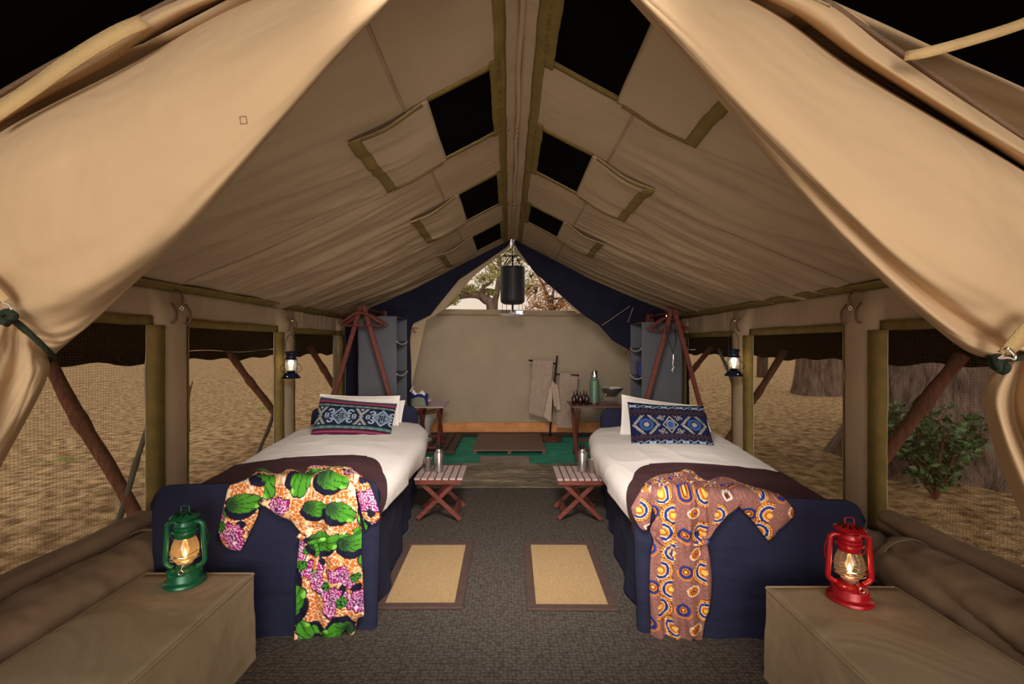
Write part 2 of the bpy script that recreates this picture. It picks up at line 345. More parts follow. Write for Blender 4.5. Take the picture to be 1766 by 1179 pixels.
# --- tent walls with window openings
def wall(side):
    Xw = WL if side < 0 else WR; sill, top = (0.31, 1.30) if side < 0 else (0.265, 1.275)
    wins = [(1.2, 2.30), (2.575, 3.56), (3.87, 4.86)]
    ys = set(np.round(np.arange(Y0, Y1 + 0.001, 0.02), 3)); zs = set(np.round(np.arange(0, 1.5001, 0.03), 3))
    for a, c in wins: ys |= {a, c}
    zs |= {sill, top}
    ys = np.array(sorted(ys)); zs = np.array(sorted(zs)); Y, Z = np.meshgrid(ys, zs, indexing='ij')
    posts = [2.46, 3.72, 4.97]
    dx = np.zeros_like(Y)
    for p in posts: dx = np.maximum(dx, 0.045 * np.sqrt(np.clip(1 - ((Y - p) / 0.12) ** 2, 0, 1)) * sstep(1.5, 1.36, Z))
    gat = sstep(1.32, 1.47, Z) * 0.8 + 0.2
    dx = dx + gat * 0.007 * fbm(Y * 22, Z * 2.0, 31 + side) + 0.010 * fbm(Y * 4, Z * 3, 12 + side)
    edge = np.ones_like(Y)
    A = np.stack([Xw - side * dx * edge, Y, Z], -1)
    yc = (ys[:-1] + ys[1:]) / 2; zc = (zs[:-1] + zs[1:]) / 2
    YC, ZC = np.meshgrid(yc, zc, indexing='ij'); keep = np.ones(YC.shape, bool)
    for a, c in wins: keep &= ~((YC > a) & (YC < c) & (ZC > sill) & (ZC < top))
    b = MB().grid(A, keep); wo_ = b.build('wall_left' if side < 0 else 'wall_right', M_roof, solid=0.004, smooth='all'); struct(wo_)
    # each window: gauze, tape trims, rolled canvas flap at the foot
    for k, (a, c) in enumerate(wins):
        wn_ = bpy.data.objects.new('window_%d' % (k + 1 + (3 if side > 0 else 0)), None); COL.objects.link(wn_); wn_.location = (Xw, (a + c) / 2, sill); wn_['kind'] = 'structure'
        gy, gz = np.meshgrid(np.linspace(a - .01, c + .01, 30), np.linspace(sill - .01, top + .01, 20), indexing='ij')
        G = np.stack([np.full_like(gy, Xw + side * 0.012) + 0.006 * fbm(gy * 3, gz * 3, 40 + k), gy, gz], -1)
        s_ = MB().grid(G).build('gauze', M_gauze, wn_, world=True)
        tw = 0.048; xx = Xw - side * 0.012
        def tape(y0, y1, z0, z1, nm='tape_trim'):
            n = max(2, int((y1 - y0) / 0.03)); mm = max(2, int((z1 - z0) / 0.03))
            ty, tz = np.meshgrid(np.linspace(y0, y1, n), np.linspace(z0, z1, mm), indexing='ij')
            mid = 0.5 * (a + c); dev = 0.006 * fbm(ty * 6, tz * 6, 70 + k)
            bulge = np.zeros_like(ty)
            for p in posts: bulge = np.maximum(bulge, 0.045 * np.sqrt(np.clip(1 - ((ty - p) / 0.12) ** 2, 0, 1)) * sstep(1.5, 1.36, tz))
            MB().grid(np.stack([xx - side * (np.abs(dev) + bulge), ty + dev * 0.6, tz + dev], -1)).build(nm, M_olive, wn_, solid=0.005, world=True)
        tape(a - 0.03, c + 0.03, top, top + tw); tape(c - 0.008, c + 0.072, sill, top); tape(a - 0.03, a + 0.01, sill, top); 
    # eave tape
    n = 130; ey, es = np.meshgrid(np.linspace(Y0, Y1, n), np.linspace(0, 1, 4), indexing='ij')
    ex = Xw - side * (0.012 + es * 0.07); ez = ZE - 0.014 + es * 0.07 * 0.45 + 0.006 * fbm(ey * 5, es, 81)
    o = MB().grid(np.stack([ex, ey, ez], -1)).build('seam_tape', M_olive, wo_, solid=0.004)
    # strap loops and buckles at the posts
    for j, p in enumerate(posts[:2]):
        for dy in (-0.055, 0.05):
            pts = [(Xw - side * q[0], p + dy + q[1], q[2]) for q in ((0.05, 0, 1.42), (0.075, 0.004, 1.38), (0.07, 0.008, 1.33), (0.05, 0.006, 1.312))]
            bb = MB()
            for q0, q1 in zip(catmull(pts, 9)[:-1], catmull(pts, 9)[1:]): bb.beam(q0, q1, 0.018, 0.004, 0.0005, up=(side, 0, 0))
            bb.build('strap', M_leather, wo_, smooth=False)
        pts = [(Xw - side * q[0], p, q[1]) for q in ((0.03, 1.495), (0.065, 1.47), (0.07, 1.43), (0.062, 1.405))]
        bb = MB(); c9 = catmull(pts, 9)
        for q0, q1 in zip(c9[:-1], c9[1:]): bb.beam(q0, q1, 0.022, 0.004, 0.0005, up=(side, 0, 0))
        bb.build('strap', M_leather, wo_, smooth=False)
        ring = [(Xw - side * (0.066), p + 0.011 * math.cos(t), 1.395 + 0.011 * math.sin(t)) for t in np.linspace(0, 2 * math.pi, 12, endpoint=False)]
        MB().tube(ring, 0.0025, 6, closed=True).build('ring', M_chrome, wo_)
    # window flap rolled at the foot of the wall: two soft folds lying on each other
    for (xc, zc_, rr, y1, nm, sd) in ((0.10, 0.365, 0.062, 2.20, 'rolled_flap', 3), (0.25, 0.285, 0.118, 2.08 if side < 0 else 1.98, 'rolled_flap', 8)):
        n = 90; seg = 72; t = np.linspace(0, 1, n); th = np.linspace(0, 2 * math.pi, seg, endpoint=False)
        T, TH = np.meshgrid(t, th, indexing='ij'); Yr = y1 - 1.25 * T
        endr = np.sqrt(np.clip(1 - (1 - np.clip(T / 0.04, 0, 1)) ** 2, 0, 1)) * 0.95 + 0.05
        R = rr * endr * (1 + 0.12 * fbm(T * 5, np.cos(TH) * 1.5 + 3, sd + side) + 0.05 * fbm(T * 20, np.sin(TH) * 2, sd + 2) - 0.22 * np.clip(1 - np.abs(np.sin(TH * 0.5 + 1.1 + 0.35 * np.sin(T * 4 + sd)) - .55) / .2, 0, 1) ** 2)
        Xr = Xw - side * (xc + 0.012 * np.sin(T * 9)) + R * np.cos(TH); Zr = zc_ + 0.008 * np.sin(T * 7 + 1) + R * np.sin(TH)
        A = np.stack([Xr, Yr, Zr], -1); A = np.concatenate([A, A[:, :1]], 1)
        b = MB().grid(A); b.build(nm, M_roll, wo_)
    # holding strap round the roll
    ye = (2.0 if side < 0 else 1.9); ring = [(Xw - side * 0.25 + 0.124 * math.cos(t), ye, 0.285 + 0.124 * math.sin(t)) for t in np.linspace(0, 2 * math.pi, 25)]
    bb = MB()
    for q0, q1 in zip(ring[:-1], ring[1:]): bb.beam(q0, q1, 0.022, 0.004, 0.0, up=(0, 0, 1)) if False else bb.beam(q0, q1, 0.004, 0.022, 0.0, up=(0, 1, 0))
    bb.build('roll_strap', M_roll, wo_, smooth=False)
    # baseboard hem to the ground
    return wo_
M_gauze = screen_mat('window_gauze', srgb(126, 104, 76), 2 * math.pi / 0.0115, 0.05, 0.36)
wall(-1); wall(1)

# --- ceiling: two roof slopes with gathers and square air vents
def roof_z(s, Wd): return ZR - (ZR - ZE) * s - 0.035 * np.sin(np.pi * s)
def ceiling():
    holes = {-1: [(1.84, 2.38), (2.98, 3.58), (4.14, 4.78)], 1: [(1.08, 1.79), (2.35, 2.90), (3.58, 4.10)]}
    root = bpy.data.objects.new('ceiling', None); COL.objects.link(root); root['kind'] = 'structure'; root.location = (RX, 3, ZR)
    for side in (-1, 1):
        Wd = (RX - WL) if side < 0 else (WR - RX)
        s0, s1 = (0.12, 0.365) if side < 0 else (0.13, 0.38); s0 /= Wd; s1 /= Wd
        def surf(sv, yv, lift=0.0, seed=0):
            X = RX + side * sv * Wd
            fan = yv * 8.5 + side * 0 + 1.2 * sv * np.sin(yv * 1.7) + 0.8 * (sv - .5)
            fold = 0.024 * sstep(0.15, 0.55, sv) * sstep(0.99, 0.85, sv) * fbm(fan * 1.5, sv * 1.6 + 3, 21 + side, 3)
            fold += 0.011 * fbm(yv * 2.2 + sv * 1.5, sv * 2.0, 7 + side)
            fold += 0.004 * sstep(0.16, 0.04, sv) * fbm(yv * 30, sv * 9, 3)
            # loose pulls of cloth running from ridge to eave, longer towards the middle
            r = 1 - np.abs(vn(yv * 4.2 + sv * 2.2 + 0.6 * vn(sv * 2.5, yv * .7, 5), sv * 0.9, 55 + side)); fold += 0.018 * r ** 4 * sstep(0.12, 0.5, sv)
            return np.stack([X, yv, roof_z(sv, Wd) + 0.0 - fold - lift], -1)
        ys = set(np.round(np.arange(Y0, Y1 + 1e-6, 0.014), 4)); ss = set(np.round(np.linspace(0, 1, 80), 4))
        for a, c in holes[side]: ys |= {a, c}
        ss |= {s0, s1}; ys = np.array(sorted(ys)); ss = np.array(sorted(ss)); S, Y = np.meshgrid(ss, ys, indexing='ij')
        sc = (ss[:-1] + ss[1:]) / 2; yc = (ys[:-1] + ys[1:]) / 2; SCn, YC = np.meshgrid(sc, yc, indexing='ij'); keep = np.ones(SCn.shape, bool)
        for a, c in holes[side]: keep &= ~((SCn > s0) & (SCn < s1) & (YC > a) & (YC < c))
        o = MB().grid(surf(S, Y), keep).build('roof_slope', M_roof, root, smooth='all', world=True, solid=0.003); o['label'] = 'left roof slope' if side < 0 else 'right roof slope'
        def patch(sa, sb, ya, yb, lift, nm, m, thick=0.004, n1=None, n2=None, wob=0.0):
            n1 = n1 or max(3, int((sb - sa) * Wd / 0.015)); n2 = n2 or max(3, int((yb - ya) / 0.015))
            S, Y = np.meshgrid(np.linspace(sa, sb, n1), np.linspace(ya, yb, n2), indexing='ij')
            if wob: S = S + wob * fbm(Y * 9, S * 3, 14) / Wd; Y = Y + wob * fbm(S * 9, Y * 2, 15)
            L = lift if not callable(lift) else lift(S, Y)
            return MB().grid(surf(S, Y, L)).build(nm, m, root, smooth='all', world=True, solid=thick)
        tw = 0.042 / Wd
        patch(0.055 / Wd, 0.055 / Wd + tw, Y0, Y1, 0.005, 'seam_tape', M_olive, n2=260, n1=4, wob=0.004)
        # sewn seams
        patch(0.235 / Wd * 1.9, 0.235 / Wd * 1.9 + 0.006, Y0, Y1, 0.004, 'seam', M_seam, 0.002, 2, 200)
        for ya in (2.44, 3.7): patch(0.02 if side < 0 else 0.40, 0.99, ya, ya + 0.008, 0.004, 'seam', M_seam, 0.002, 60, 2)
        for (a, c) in holes[side]:
            v = patch(s0 - 0.04, s1 + 0.04, a - 0.06, c + 0.09, -0.012, 'vent_net', M_black, 0.002)
            patch(s0 - tw, s0, a - 0.05, c + 0.05, 0.005, 'vent_tape', M_olive, wob=0.004)
            patch(s0, s1, a - 0.028, a, 0.005, 'vent_tape', M_olive, wob=0.003); patch(s0, s1, c, c + 0.028, 0.005, 'vent_tape', M_olive, wob=0.003)
            se = s1 + 0.31 / Wd
            def lf(S, Y): return 0.008 + 0.016 * np.sin(np.clip((S - s1) / (se - s1), 0, 1) * np.pi * .9) ** 2 * (1 + .5 * fbm(Y * 6, S * 3, 2)) + 0.012 * sstep(a + .12, a, Y) * sstep(s1, s1 + .1, S)
            patch(s1, se, a - 0.02, c + 0.03, lf, 'vent_flap', M_roof, 0.004, wob=0.003)
            def lf2(S, Y): return lf(S, Y) + 0.006
            patch(se - tw * 1.15, se, a - 0.02, c + 0.03, lf2, 'flap_tape', M_olive, 0.003, n1=4)
            patch(s1 + .01, se - tw * 1.15, a - 0.022, a - 0.004, lf2, 'flap_tape', M_olive, 0.002, n2=3)
            patch(s1 + .01, se - tw * 1.15, c + 0.014, c + 0.032, lf2, 'flap_tape', M_olive, 0.002, n2=3)
    # ridge rope with rings
    pts = [(RX + 0.004 * math.sin(y * 9), y, ZR - 0.012 + 0.002 * math.sin(y * 23)) for y in np.linspace(Y0, Y1, 80)]
    MB().tube(pts, 0.011, 8).build('ridge_seam', M_roof, root, world=True)
    for y in (2.44, 3.70, 4.98):
        ring = [(RX + 0.012 * math.cos(t), y, ZR - 0.045 + 0.016 * math.sin(t)) for t in np.linspace(0, 2 * math.pi, 14, endpoint=False)]
        MB().tube(ring, 0.003, 6, closed=True).build('ring', M_chrome, root, world=True)
        MB().beam((RX, y, ZR - 0.03), (RX, y, ZR - 0.005), 0.012, 0.004).build('ring_tab', M_leather, root, world=True)
M_seam = mat('seam_canvas', srgb(160, 137, 109), 0.95)  # slightly darker cloth tone for the sewn roof seams
ceiling()

# --- fly sheet above everything (dark underside)
def fly():
    U, Y = np.meshgrid(np.linspace(-1, 1, 81), np.linspace(0.35, 8.6, 90), indexing='ij')
    X = RX + U * 2.92; sl = np.abs(U)
    Z = 2.74 - 1.60 * sl - 0.06 * np.sin(np.pi * sl) + 0.012 * fbm(Y * 2, U * 3, 5)
    Z = Z - sstep(0.9, 1.0, sl) * (0.025 * np.sin(((Y - 3.1) / 1.26) * np.pi) ** 2 - 0.01)
    keep = ~((Y[:-1, :-1] > 5.25) & (sl[:-1, :-1] < 0.70))      # left open over the bathroom
    o = MB().grid(np.stack([X, Y, Z], -1), keep).build('fly_sheet', M_fly, smooth='all', solid=0.006)
    tag(o, 'dark brown fly sheet stretched above the tent roof', 'fly sheet')
    for side in (-1, 1):
        n = 120; y, v = np.meshgrid(np.linspace(0.35, 8.6, n), np.linspace(0, 1, 6), indexing='ij')
        x = RX + side * (2.92 + 0.01 * v); zt = 1.14 - (0.025 * np.sin(((y - 3.1) / 1.26) * np.pi) ** 2 - 0.01)
        z = zt - v * (0.08 + 0.012 * np.sin(y * 13))
        MB().grid(np.stack([x + 0.01 * fbm(y * 12, v, 4), y, z], -1)).build('valance', M_fly, o, smooth='all', solid=0.004)
fly()

# --- back gable: navy cloth with a triangular door opening, khaki hem bands
def poly_sheet(pts, d0, name, m, parent=None, thick=0.006, step=5.0, amp=0.02, fx=3.0, fy=3.0, seed=1, hang=False):
    """sheet of cloth whose outline is given in photograph pixels at depth d0 (metres), with soft folds"""
    pts = np.array(pts, float); x0, y0 = pts.min(0); x1, y1 = pts.max(0)
    xs = np.arange(x0, x1 + step, step); ys = np.arange(y0, y1 + step, step); GX, GY = np.meshgrid(xs, ys, indexing='ij')
    cx = (GX[:-1, :-1] + GX[1:, 1:]) / 2; cy = (GY[:-1, :-1] + GY[1:, 1:]) / 2
    ins = inside(pts, cx, cy)
    # snap boundary vertices to the outline
    use = np.zeros(GX.shape, bool)
    for a, c in ((0, 0), (1, 0), (0, 1), (1, 1)): use[a:a + ins.shape[0], c:c + ins.shape[1]] |= ins
    full = np.ones(GX.shape, int) * 0
    for a, c in ((0, 0), (1, 0), (0, 1), (1, 1)): full[a:a + ins.shape[0], c:c + ins.shape[1]] += ins
    bd = use & (full < 4); nx, ny, _ = nearest(pts, GX, GY); GX = np.where(bd, nx, GX); GY = np.where(bd, ny, GY)
    d = d0 + amp * fbm(GX / 100 * fx, GY / 100 * fy, seed)
    A = np.stack([(GX - VX) / F * d0, d, CZ - (GY - VY) / F * d0], -1)
    return MB().grid(A, ins).build(name, m, parent, smooth='all', solid=thick, world=parent is not None)
def inside(poly, X, Y):
    r = np.zeros(X.shape, bool); n = len(poly)
    for i in range(n):
        xa, ya = poly[i]; xb, yb = poly[(i + 1) % n]
        c = ((ya > Y) != (yb > Y)) & (X < (xb - xa) * (Y - ya) / (yb - ya + 1e-12) + xa); r ^= c
    return r
def nearest(poly, X, Y):
    best = np.full(X.shape, 1e18); NX = X.copy(); NY = Y.copy(); n = len(poly)
    for i in range(n):
        a = np.array(poly[i]); b_ = np.array(poly[(i + 1) % n]); ab = b_ - a; L = ab @ ab + 1e-12
        t = np.clip(((X - a[0]) * ab[0] + (Y - a[1]) * ab[1]) / L, 0, 1); qx = a[0] + t * ab[0]; qy = a[1] + t * ab[1]
        dd = (X - qx) ** 2 + (Y - qy) ** 2; m_ = dd < best; best = np.where(m_, dd, best); NX = np.where(m_, qx, NX); NY = np.where(m_, qy, NY)
    return NX, NY, np.sqrt(best)
gab = bpy.data.objects.new('wall_back', None); COL.objects.link(gab); gab.location = (RX, 5.06, 0); gab['kind'] = 'structure'
o = poly_sheet([(884, 408), (800, 446), (700, 494), (586, 545), (584, 800), (712, 800), (708, 584), (712, 558), (743, 543), (791, 482), (860, 436), (876, 424)], 5.06, 'door_flap', M_navy, gab, amp=0.05, fx=2.0, fy=2.5, seed=3)
o['label'] = 'left navy door flap tied open'
o = poly_sheet([(882, 408), (960, 440), (1060, 490), (1186, 548), (1190, 800), (1090, 800), (1087, 604), (1056, 587), (1032, 560), (1001, 538), (920, 468), (894, 432), (886, 418)], 5.06, 'door_flap', M_navy, gab, amp=0.05, fx=2.0, fy=2.5, seed=8)
o['label'] = 'right navy door flap tied open'
o = poly_sheet([(880, 414), (868, 424), (780, 484), (728, 548), (704, 560), (700, 700), (708, 700), (709, 672), (735, 553), (767, 533), (818, 475), (880, 426)], 5.10, 'door_hem', M_roof, gab, amp=0.02, seed=5); 
o = poly_sheet([(884, 414), (886, 426), (898, 446), (945, 484), (995, 541), (1006, 541), (960, 488), (905, 438)], 5.10, 'door_hem', M_roof, gab, amp=0.01, seed=6)
# tie tapes on the navy flaps
for a, c in (((1086, 528), (1038, 561)), ((1092, 530), (1083, 556))):
    MB().beam(P(*a, 4.97), P(*c, 4.99), 0.03, 0.004, 0).build('tie_tape', M_canvas, gab, world=True)
for a, c in (((712, 565), (721, 566)), ((712, 566), (716, 574)), ((1083, 604), (1078, 612))):
    MB().beam(P(*a, 4.9), P(*c, 4.86), 0.008, 0.008, 0.001).build('tie_peg', mat('red_peg', srgb(140, 30, 24), 0.5), gab, world=True)

# --- bathroom enclosure behind
n = 200; U, V = np.meshgrid(np.linspace(-1.9, 1.95, n), np.linspace(0, 1, 50), indexing='ij')
Zb = 0.05 + V * 1.62; Yb = 6.2 + 0.012 * fbm(U * 3 + V * 1.2, V * 2, 3) + 0.03 * np.sin(U * 1.3 + 1) * V - 0.02 * np.exp(-((U + 0.55 + (V - .8) * .8) / 0.06) ** 2) * V
o = MB().grid(np.stack([U, Yb, Zb + 0.02 * np.exp(-(U / 1.2) ** 2) * V * 0 - 0.012 * (U + .5) * V], -1)).build('wall_bathroom', M_canvas, smooth='all', solid=0.004); struct(o); bw = o
for side, x in ((-1, -1.92), (1, 1.97)):
    V, Yv = np.meshgrid(np.linspace(0, 1.66, 20), np.linspace(5.08, 6.22, 40), indexing='ij')
    MB().grid(np.stack([x + 0.01 * fbm(Yv * 4, V * 2, 5), Yv, V], -1)).build('side_panel', M_canvas, bw, smooth='all', solid=0.004)
V, Uu = np.meshgrid(np.linspace(0, 1, 6), np.linspace(-1.9, 1.95, 120), indexing='ij')
MB().grid(np.stack([Uu, 6.17 - 0.02 * V + 0.02 * np.abs(fbm(Uu * 5, V, 7)), 1.60 + V * 0.075 - 0.012 * (Uu + .5)], -1)).build('top_hem', M_roof, bw, smooth='all', solid=0.006)
# orange groundsheet turned up, dark lip
Uu, V = np.meshgrid(np.linspace(-1.9, 1.95, 220), np.linspace(0, 1, 10), indexing='ij')
o = MB().grid(np.stack([Uu, 6.17 - 0.05 * (1 - V) + 0.012 * fbm(Uu * 8, V * 2, 3), 0.055 + V * 0.115 + 0.006 * fbm(Uu * 4, V, 9)], -1)).build('baseboard_back', M_orange, smooth='all', solid=0.004); struct(o)
o = MB().box(-1.9, 1.95, 6.08, 6.14, -0.004, 0.05, 0.01).build('trim_1', mat('dark_lip', srgb(66, 50, 42), 0.9, bump=0.3), None); struct(o)

# ------------------------------------------------------------------ entrance flaps, swept aside
M_hem = mat('hem_stitch', srgb(120, 96, 78), 0.95, bump=0.6, bscale=200)
def entrance_flap(side):
    # rows: from roof edge, through creases, to the free edge; columns: from high near the ridge down to the tie.
    if side < 0:
        C = [
            [(780, -130, 1.08), (310, -2, 1.08), (150, 82, 1.08), (0, 166, 1.08), (-260, 330, 1.1), (-260, 430, 1.12), (-60, 520, 1.12)],
            [(800, -135, 1.05), (345, -2, 1.05), (175, 92, 1.05), (0, 190, 1.05), (-240, 340, 1.1), (-240, 440, 1.12), (-50, 524, 1.12)],
            [(820, -140, 1.08), (379, 0, 1.09), (200, 104, 1.10), (0, 212, 1.10), (-200, 350, 1.12), (-190, 450, 1.12), (-40, 528, 1.12)],
            [(830, -145, 1.24), (410, 0, 1.26), (215, 108, 1.26), (0, 226, 1.26), (-180, 360, 1.2), (-180, 460, 1.16), (-34, 532, 1.13)],
            [(845, -150, 1.10), (445, 2, 1.06), (235, 118, 1.04), (0, 240, 1.04), (-150, 370, 1.06), (-120, 460, 1.08), (-24, 534, 1.11)],
            [(860, -160, 1.03), (500, 30, .97), (300, 150, .95), (60, 290, .95), (-60, 400, 1.0), (-60, 480, 1.05), (-12, 538, 1.10)],
            [(868, -175, 1.02), (570, 50, .94), (390, 210, .91), (180, 370, .92), (60, 470, .97), (14, 510, 1.03), (2, 545, 1.09)],
            [(876, -190, 1.03), (625, 45, .96), (470, 210, .92), (300, 390, .93), (170, 500, .98), (80, 550, 1.03), (22, 556, 1.09)],
            [(884, -205, 1.06), (660, 10, 1.02), (520, 167, .99), (345, 372, .99), (225, 490, 1.03), (120, 575, 1.07), (45, 572, 1.1)],
            [(886, -210, 1.10), (655, 6, 1.10), (512, 165, 1.09), (338, 372, 1.09), (215, 492, 1.1), (112, 592, 1.12), (60, 592, 1.13)],
            [(888, -212, 1.15), (620, -6, 1.17), (480, 165, 1.17), (300, 372, 1.17), (180, 492, 1.17), (100, 604, 1.16), (74, 606, 1.15)],
        ]
        low = [
            [(-60, 520, 1.12), (-160, 650, 1.1), (-420, 950, 1.05), (-700, 1300, 1.0)],
            [(-20, 534, 1.08), (-90, 640, 1.0), (-260, 900, .93), (-460, 1250, .9)],
            [(6, 548, 1.06), (-30, 650, .97), (-130, 850, .9), (-300, 1150, .88)],
            [(30, 566, 1.07), (20, 650, 1.02), (-60, 800, 1.0), (-180, 1060, 1.0)],
            [(56, 586, 1.08), (52, 660, 1.02), (-16, 800, 1.02), (-130, 1020, 1.02)],
            [(80, 608, 1.12), (78, 655, 1.10), (4, 796, 1.10), (-110, 1000, 1.1)],
            [(70, 600, 1.18), (60, 660, 1.2), (-20, 800, 1.2), (-130, 1000, 1.2)],
        ]
    else:
        C = [
            [(1000, -110, 1.08), (1412, -4, 1.08), (1550, 92, 1.08), (1766, 240, 1.08), (2050, 420, 1.1), (2050, 520, 1.12), (1830, 590, 1.12)],
            [(985, -115, 1.05), (1370, -4, 1.05), (1510, 100, 1.05), (1766, 264, 1.05), (2030, 430, 1.1), (2030, 530, 1.12), (1825, 594, 1.12)],
            [(970, -125, 1.08), (1325, -2, 1.09), (1490, 106, 1.10), (1766, 284, 1.10), (2010, 450, 1.12), (2000, 540, 1.12), (1820, 596, 1.12)],
            [(960, -130, 1.24), (1305, -2, 1.26), (1490, 120, 1.26), (1766, 296, 1.26), (1980, 460, 1.2), (1980, 548, 1.16), (1815, 598, 1.14)],
            [(950, -135, 1.10), (1277, 0, 1.06), (1462, 130, 1.04), (1766, 306, 1.04), (1940, 440, 1.06), (1930, 540, 1.08), (1806, 600, 1.11)],
            [(940, -150, 1.03), (1235, 30, .98), (1430, 180, .97), (1680, 350, .99), (1830, 470, 1.03), (1860, 560, 1.06), (1795, 602, 1.10)],
            [(930, -165, 1.01), (1200, 50, .95), (1390, 230, .93), (1590, 400, .94), (1760, 510, .98), (1800, 575, 1.03), (1784, 604, 1.08)],
            [(922, -175, 1.02), (1165, 50, .96), (1345, 240, .93), (1540, 430, .95), (1672, 530, 1.00), (1750, 590, 1.05), (1774, 606, 1.08)],
            [(918, -182, 1.04), (1140, 40, .98), (1300, 215, .95), (1500, 415, .98), (1620, 530, 1.04), (1720, 596, 1.09), (1766, 608, 1.10)],
            [(912, -192, 1.06), (1118, 20, 1.01), (1268, 195, .98), (1450, 398, .98), (1590, 530, 1.0), (1690, 600, 1.05), (1760, 611, 1.09)],
            [(906, -205, 1.10), (1093, 3, 1.07), (1248, 178, 1.05), (1422, 382, 1.05), (1560, 516, 1.06), (1672, 606, 1.09), (1750, 614, 1.11)],
            [(910, -210, 1.17), (1130, 0, 1.17), (1285, 176, 1.17), (1455, 380, 1.17), (1590, 516, 1.17), (1690, 604, 1.17), (1752, 616, 1.16)],
        ]
        low = [
            [(1830, 590, 1.12), (1900, 700, 1.1), (2100, 950, 1.05), (2400, 1300, 1.0)],
            [(1800, 600, 1.08), (1850, 700, 1.0), (1990, 900, .95), (2200, 1250, .9)],
            [(1778, 606, 1.06), (1790, 720, .98), (1880, 900, .95), (2050, 1200, .9)],
            [(1764, 612, 1.08), (1750, 720, 1.06), (1830, 900, 1.06), (1960, 1150, 1.0)],
            [(1752, 616, 1.09), (1722, 700, 1.02), (1778, 860, 1.0), (1880, 1080, 1.0)],
            [(1740, 618, 1.12), (1700, 668, 1.12), (1716, 770, 1.12), (1770, 905, 1.12), (1850, 1100, 1.12)],
            [(1745, 616, 1.2), (1712, 690, 1.22), (1742, 800, 1.22), (1790, 930, 1.22), (1880, 1100, 1.22)],
        ]
    def loft(C, nu, nv, seed, amp):
        rows = [catmull(r, nu) for r in C]
        A = np.array([catmull([rows[k][j] for k in range(len(rows))], nv) for j in range(nu)])
        px, py, d = A[..., 0], A[..., 1], A[..., 2]
        U, V = np.meshgrid(np.linspace(0, 1, nu), np.linspace(0, 1, nv), indexing='ij')
        d = d + amp * fbm(U * 3.0 + V * 2.5, V * 9, seed) * (0.25 + U)
        # pleats gathering towards the tie
        g = sstep(0.55, 1.0, U); d = d + 0.012 * g * np.sin(V * 60 + 4 * U + 2 * fbm(V * 4, U, seed)) * np.sin(np.pi * np.clip(V * 1.1, 0, 1))
        return np.stack([(px - VX) / F * d, d, CZ - (py - VY) / F * d], -1)
    lab = 'beige canvas entrance flap swept to the %s and tied back' % ('left' if side < 0 else 'right')
    tie = P(*((0, 548) if side < 0 else (1768, 612)), 1.06)
    t = thing('entrance_flap', lab, 'tent flap', tie)
    ud = MB().grid(loft(C, 110, 150, 3 + side, 0.022)).build('upper_drape', M_flap, t, smooth='all', solid=0.004, world=True)
    if side < 0:      # small stitched square on the cloth
        co = np.array([v.co[:] for v in ud.data.vertices]); sq = []
        for (qx, qy) in ((413, 201), (424, 200), (426, 212), (415, 214)):
            qd = np.hypot(co[:, 0] / co[:, 1] * F + VX - qx, (CZ - co[:, 2]) / co[:, 1] * F + VY - qy); qd[co[:, 1] > 1.03] = 1e9
            sq.append(P(qx, qy, co[qd.argmin(), 1] - .004))
        MB().tube(sq, .0006, 5, closed=True).build('stitched_square', M_hem, t, world=True)
    MB().grid(loft(low, 70, 90, 13 + side, 0.022)).build('lower_drape', M_flap, t, smooth='all', solid=0.004, world=True)
    # stitched hem along the roof edge
    hem = C[0]; pts = [P(x, y - 4, d - 0.012) for x, y, d in catmull(hem[1:5], 60)]
    MB().tube(pts, 0.006, 6).build('stitched_hem', M_hem, t, world=True)
    # rope tie, metal hook, webbing
    if side < 0:
        rp = [(-30, 530, 1.04), (8, 545, 1.02), (30, 556, 1.02), (55, 578, 1.03), (84, 606, 1.07), (95, 618, 1.14)]
        kn = [(-10, 545, 1.0), (10, 552, 0.99), (24, 545, 0.99), (12, 538, 0.99), (-6, 548, 0.98), (14, 558, .98)]
        hk = [(-8, 506, 1.0), (2, 520, .99), (16, 526, .99), (20, 534, .99), (8, 540, .99), (-2, 532, .99)]
    else:
        rp = [(1800, 612, 1.04), (1775, 614, 1.03), (1755, 618, 1.03), (1735, 620, 1.04), (1712, 617, 1.06), (1700, 612, 1.14)]
        kn = [(1706, 622, 1.02), (1720, 634, 1.01), (1730, 622, 1.0), (1718, 616, .99), (1728, 640, 1.0), (1736, 632, .99), (1722, 626, 1.02)]
        hk = [(1728, 604, .99), (1732, 612, .98), (1722, 618, .98), (1738, 617, .98), (1748, 620, .98), (1750, 612, .98), (1738, 600, .98), (1729, 601, .99)]
    MB().tube([P(*q) for q in catmull(rp, 30)], 0.006, 8).build('tie_rope', M_rope, t, world=True)
    MB().tube([P(*q) for q in catmull(kn, 40)], 0.008, 8).build('rope_knot', M_rope, t, world=True)
    MB().tube([P(*q) for q in catmull(hk, 30)], 0.0028, 8).build('metal_hook', M_chrome, t, world=True)
    def ribbon(q, wid, nm, up):
        c = [P(*a) for a in catmull(q, 16)]; A = []
        for i, p_ in enumerate(c):
            tt = (c[min(i + 1, 15)] - c[max(i - 1, 0)]).normalized(); n_ = tt.cross(Vector(up)).normalized()
            A.append([list(p_ - n_ * wid / 2), list(p_ + n_ * wid / 2)])
        MB().grid(np.array(A)).build(nm, M_web, t, solid=0.003, world=True)
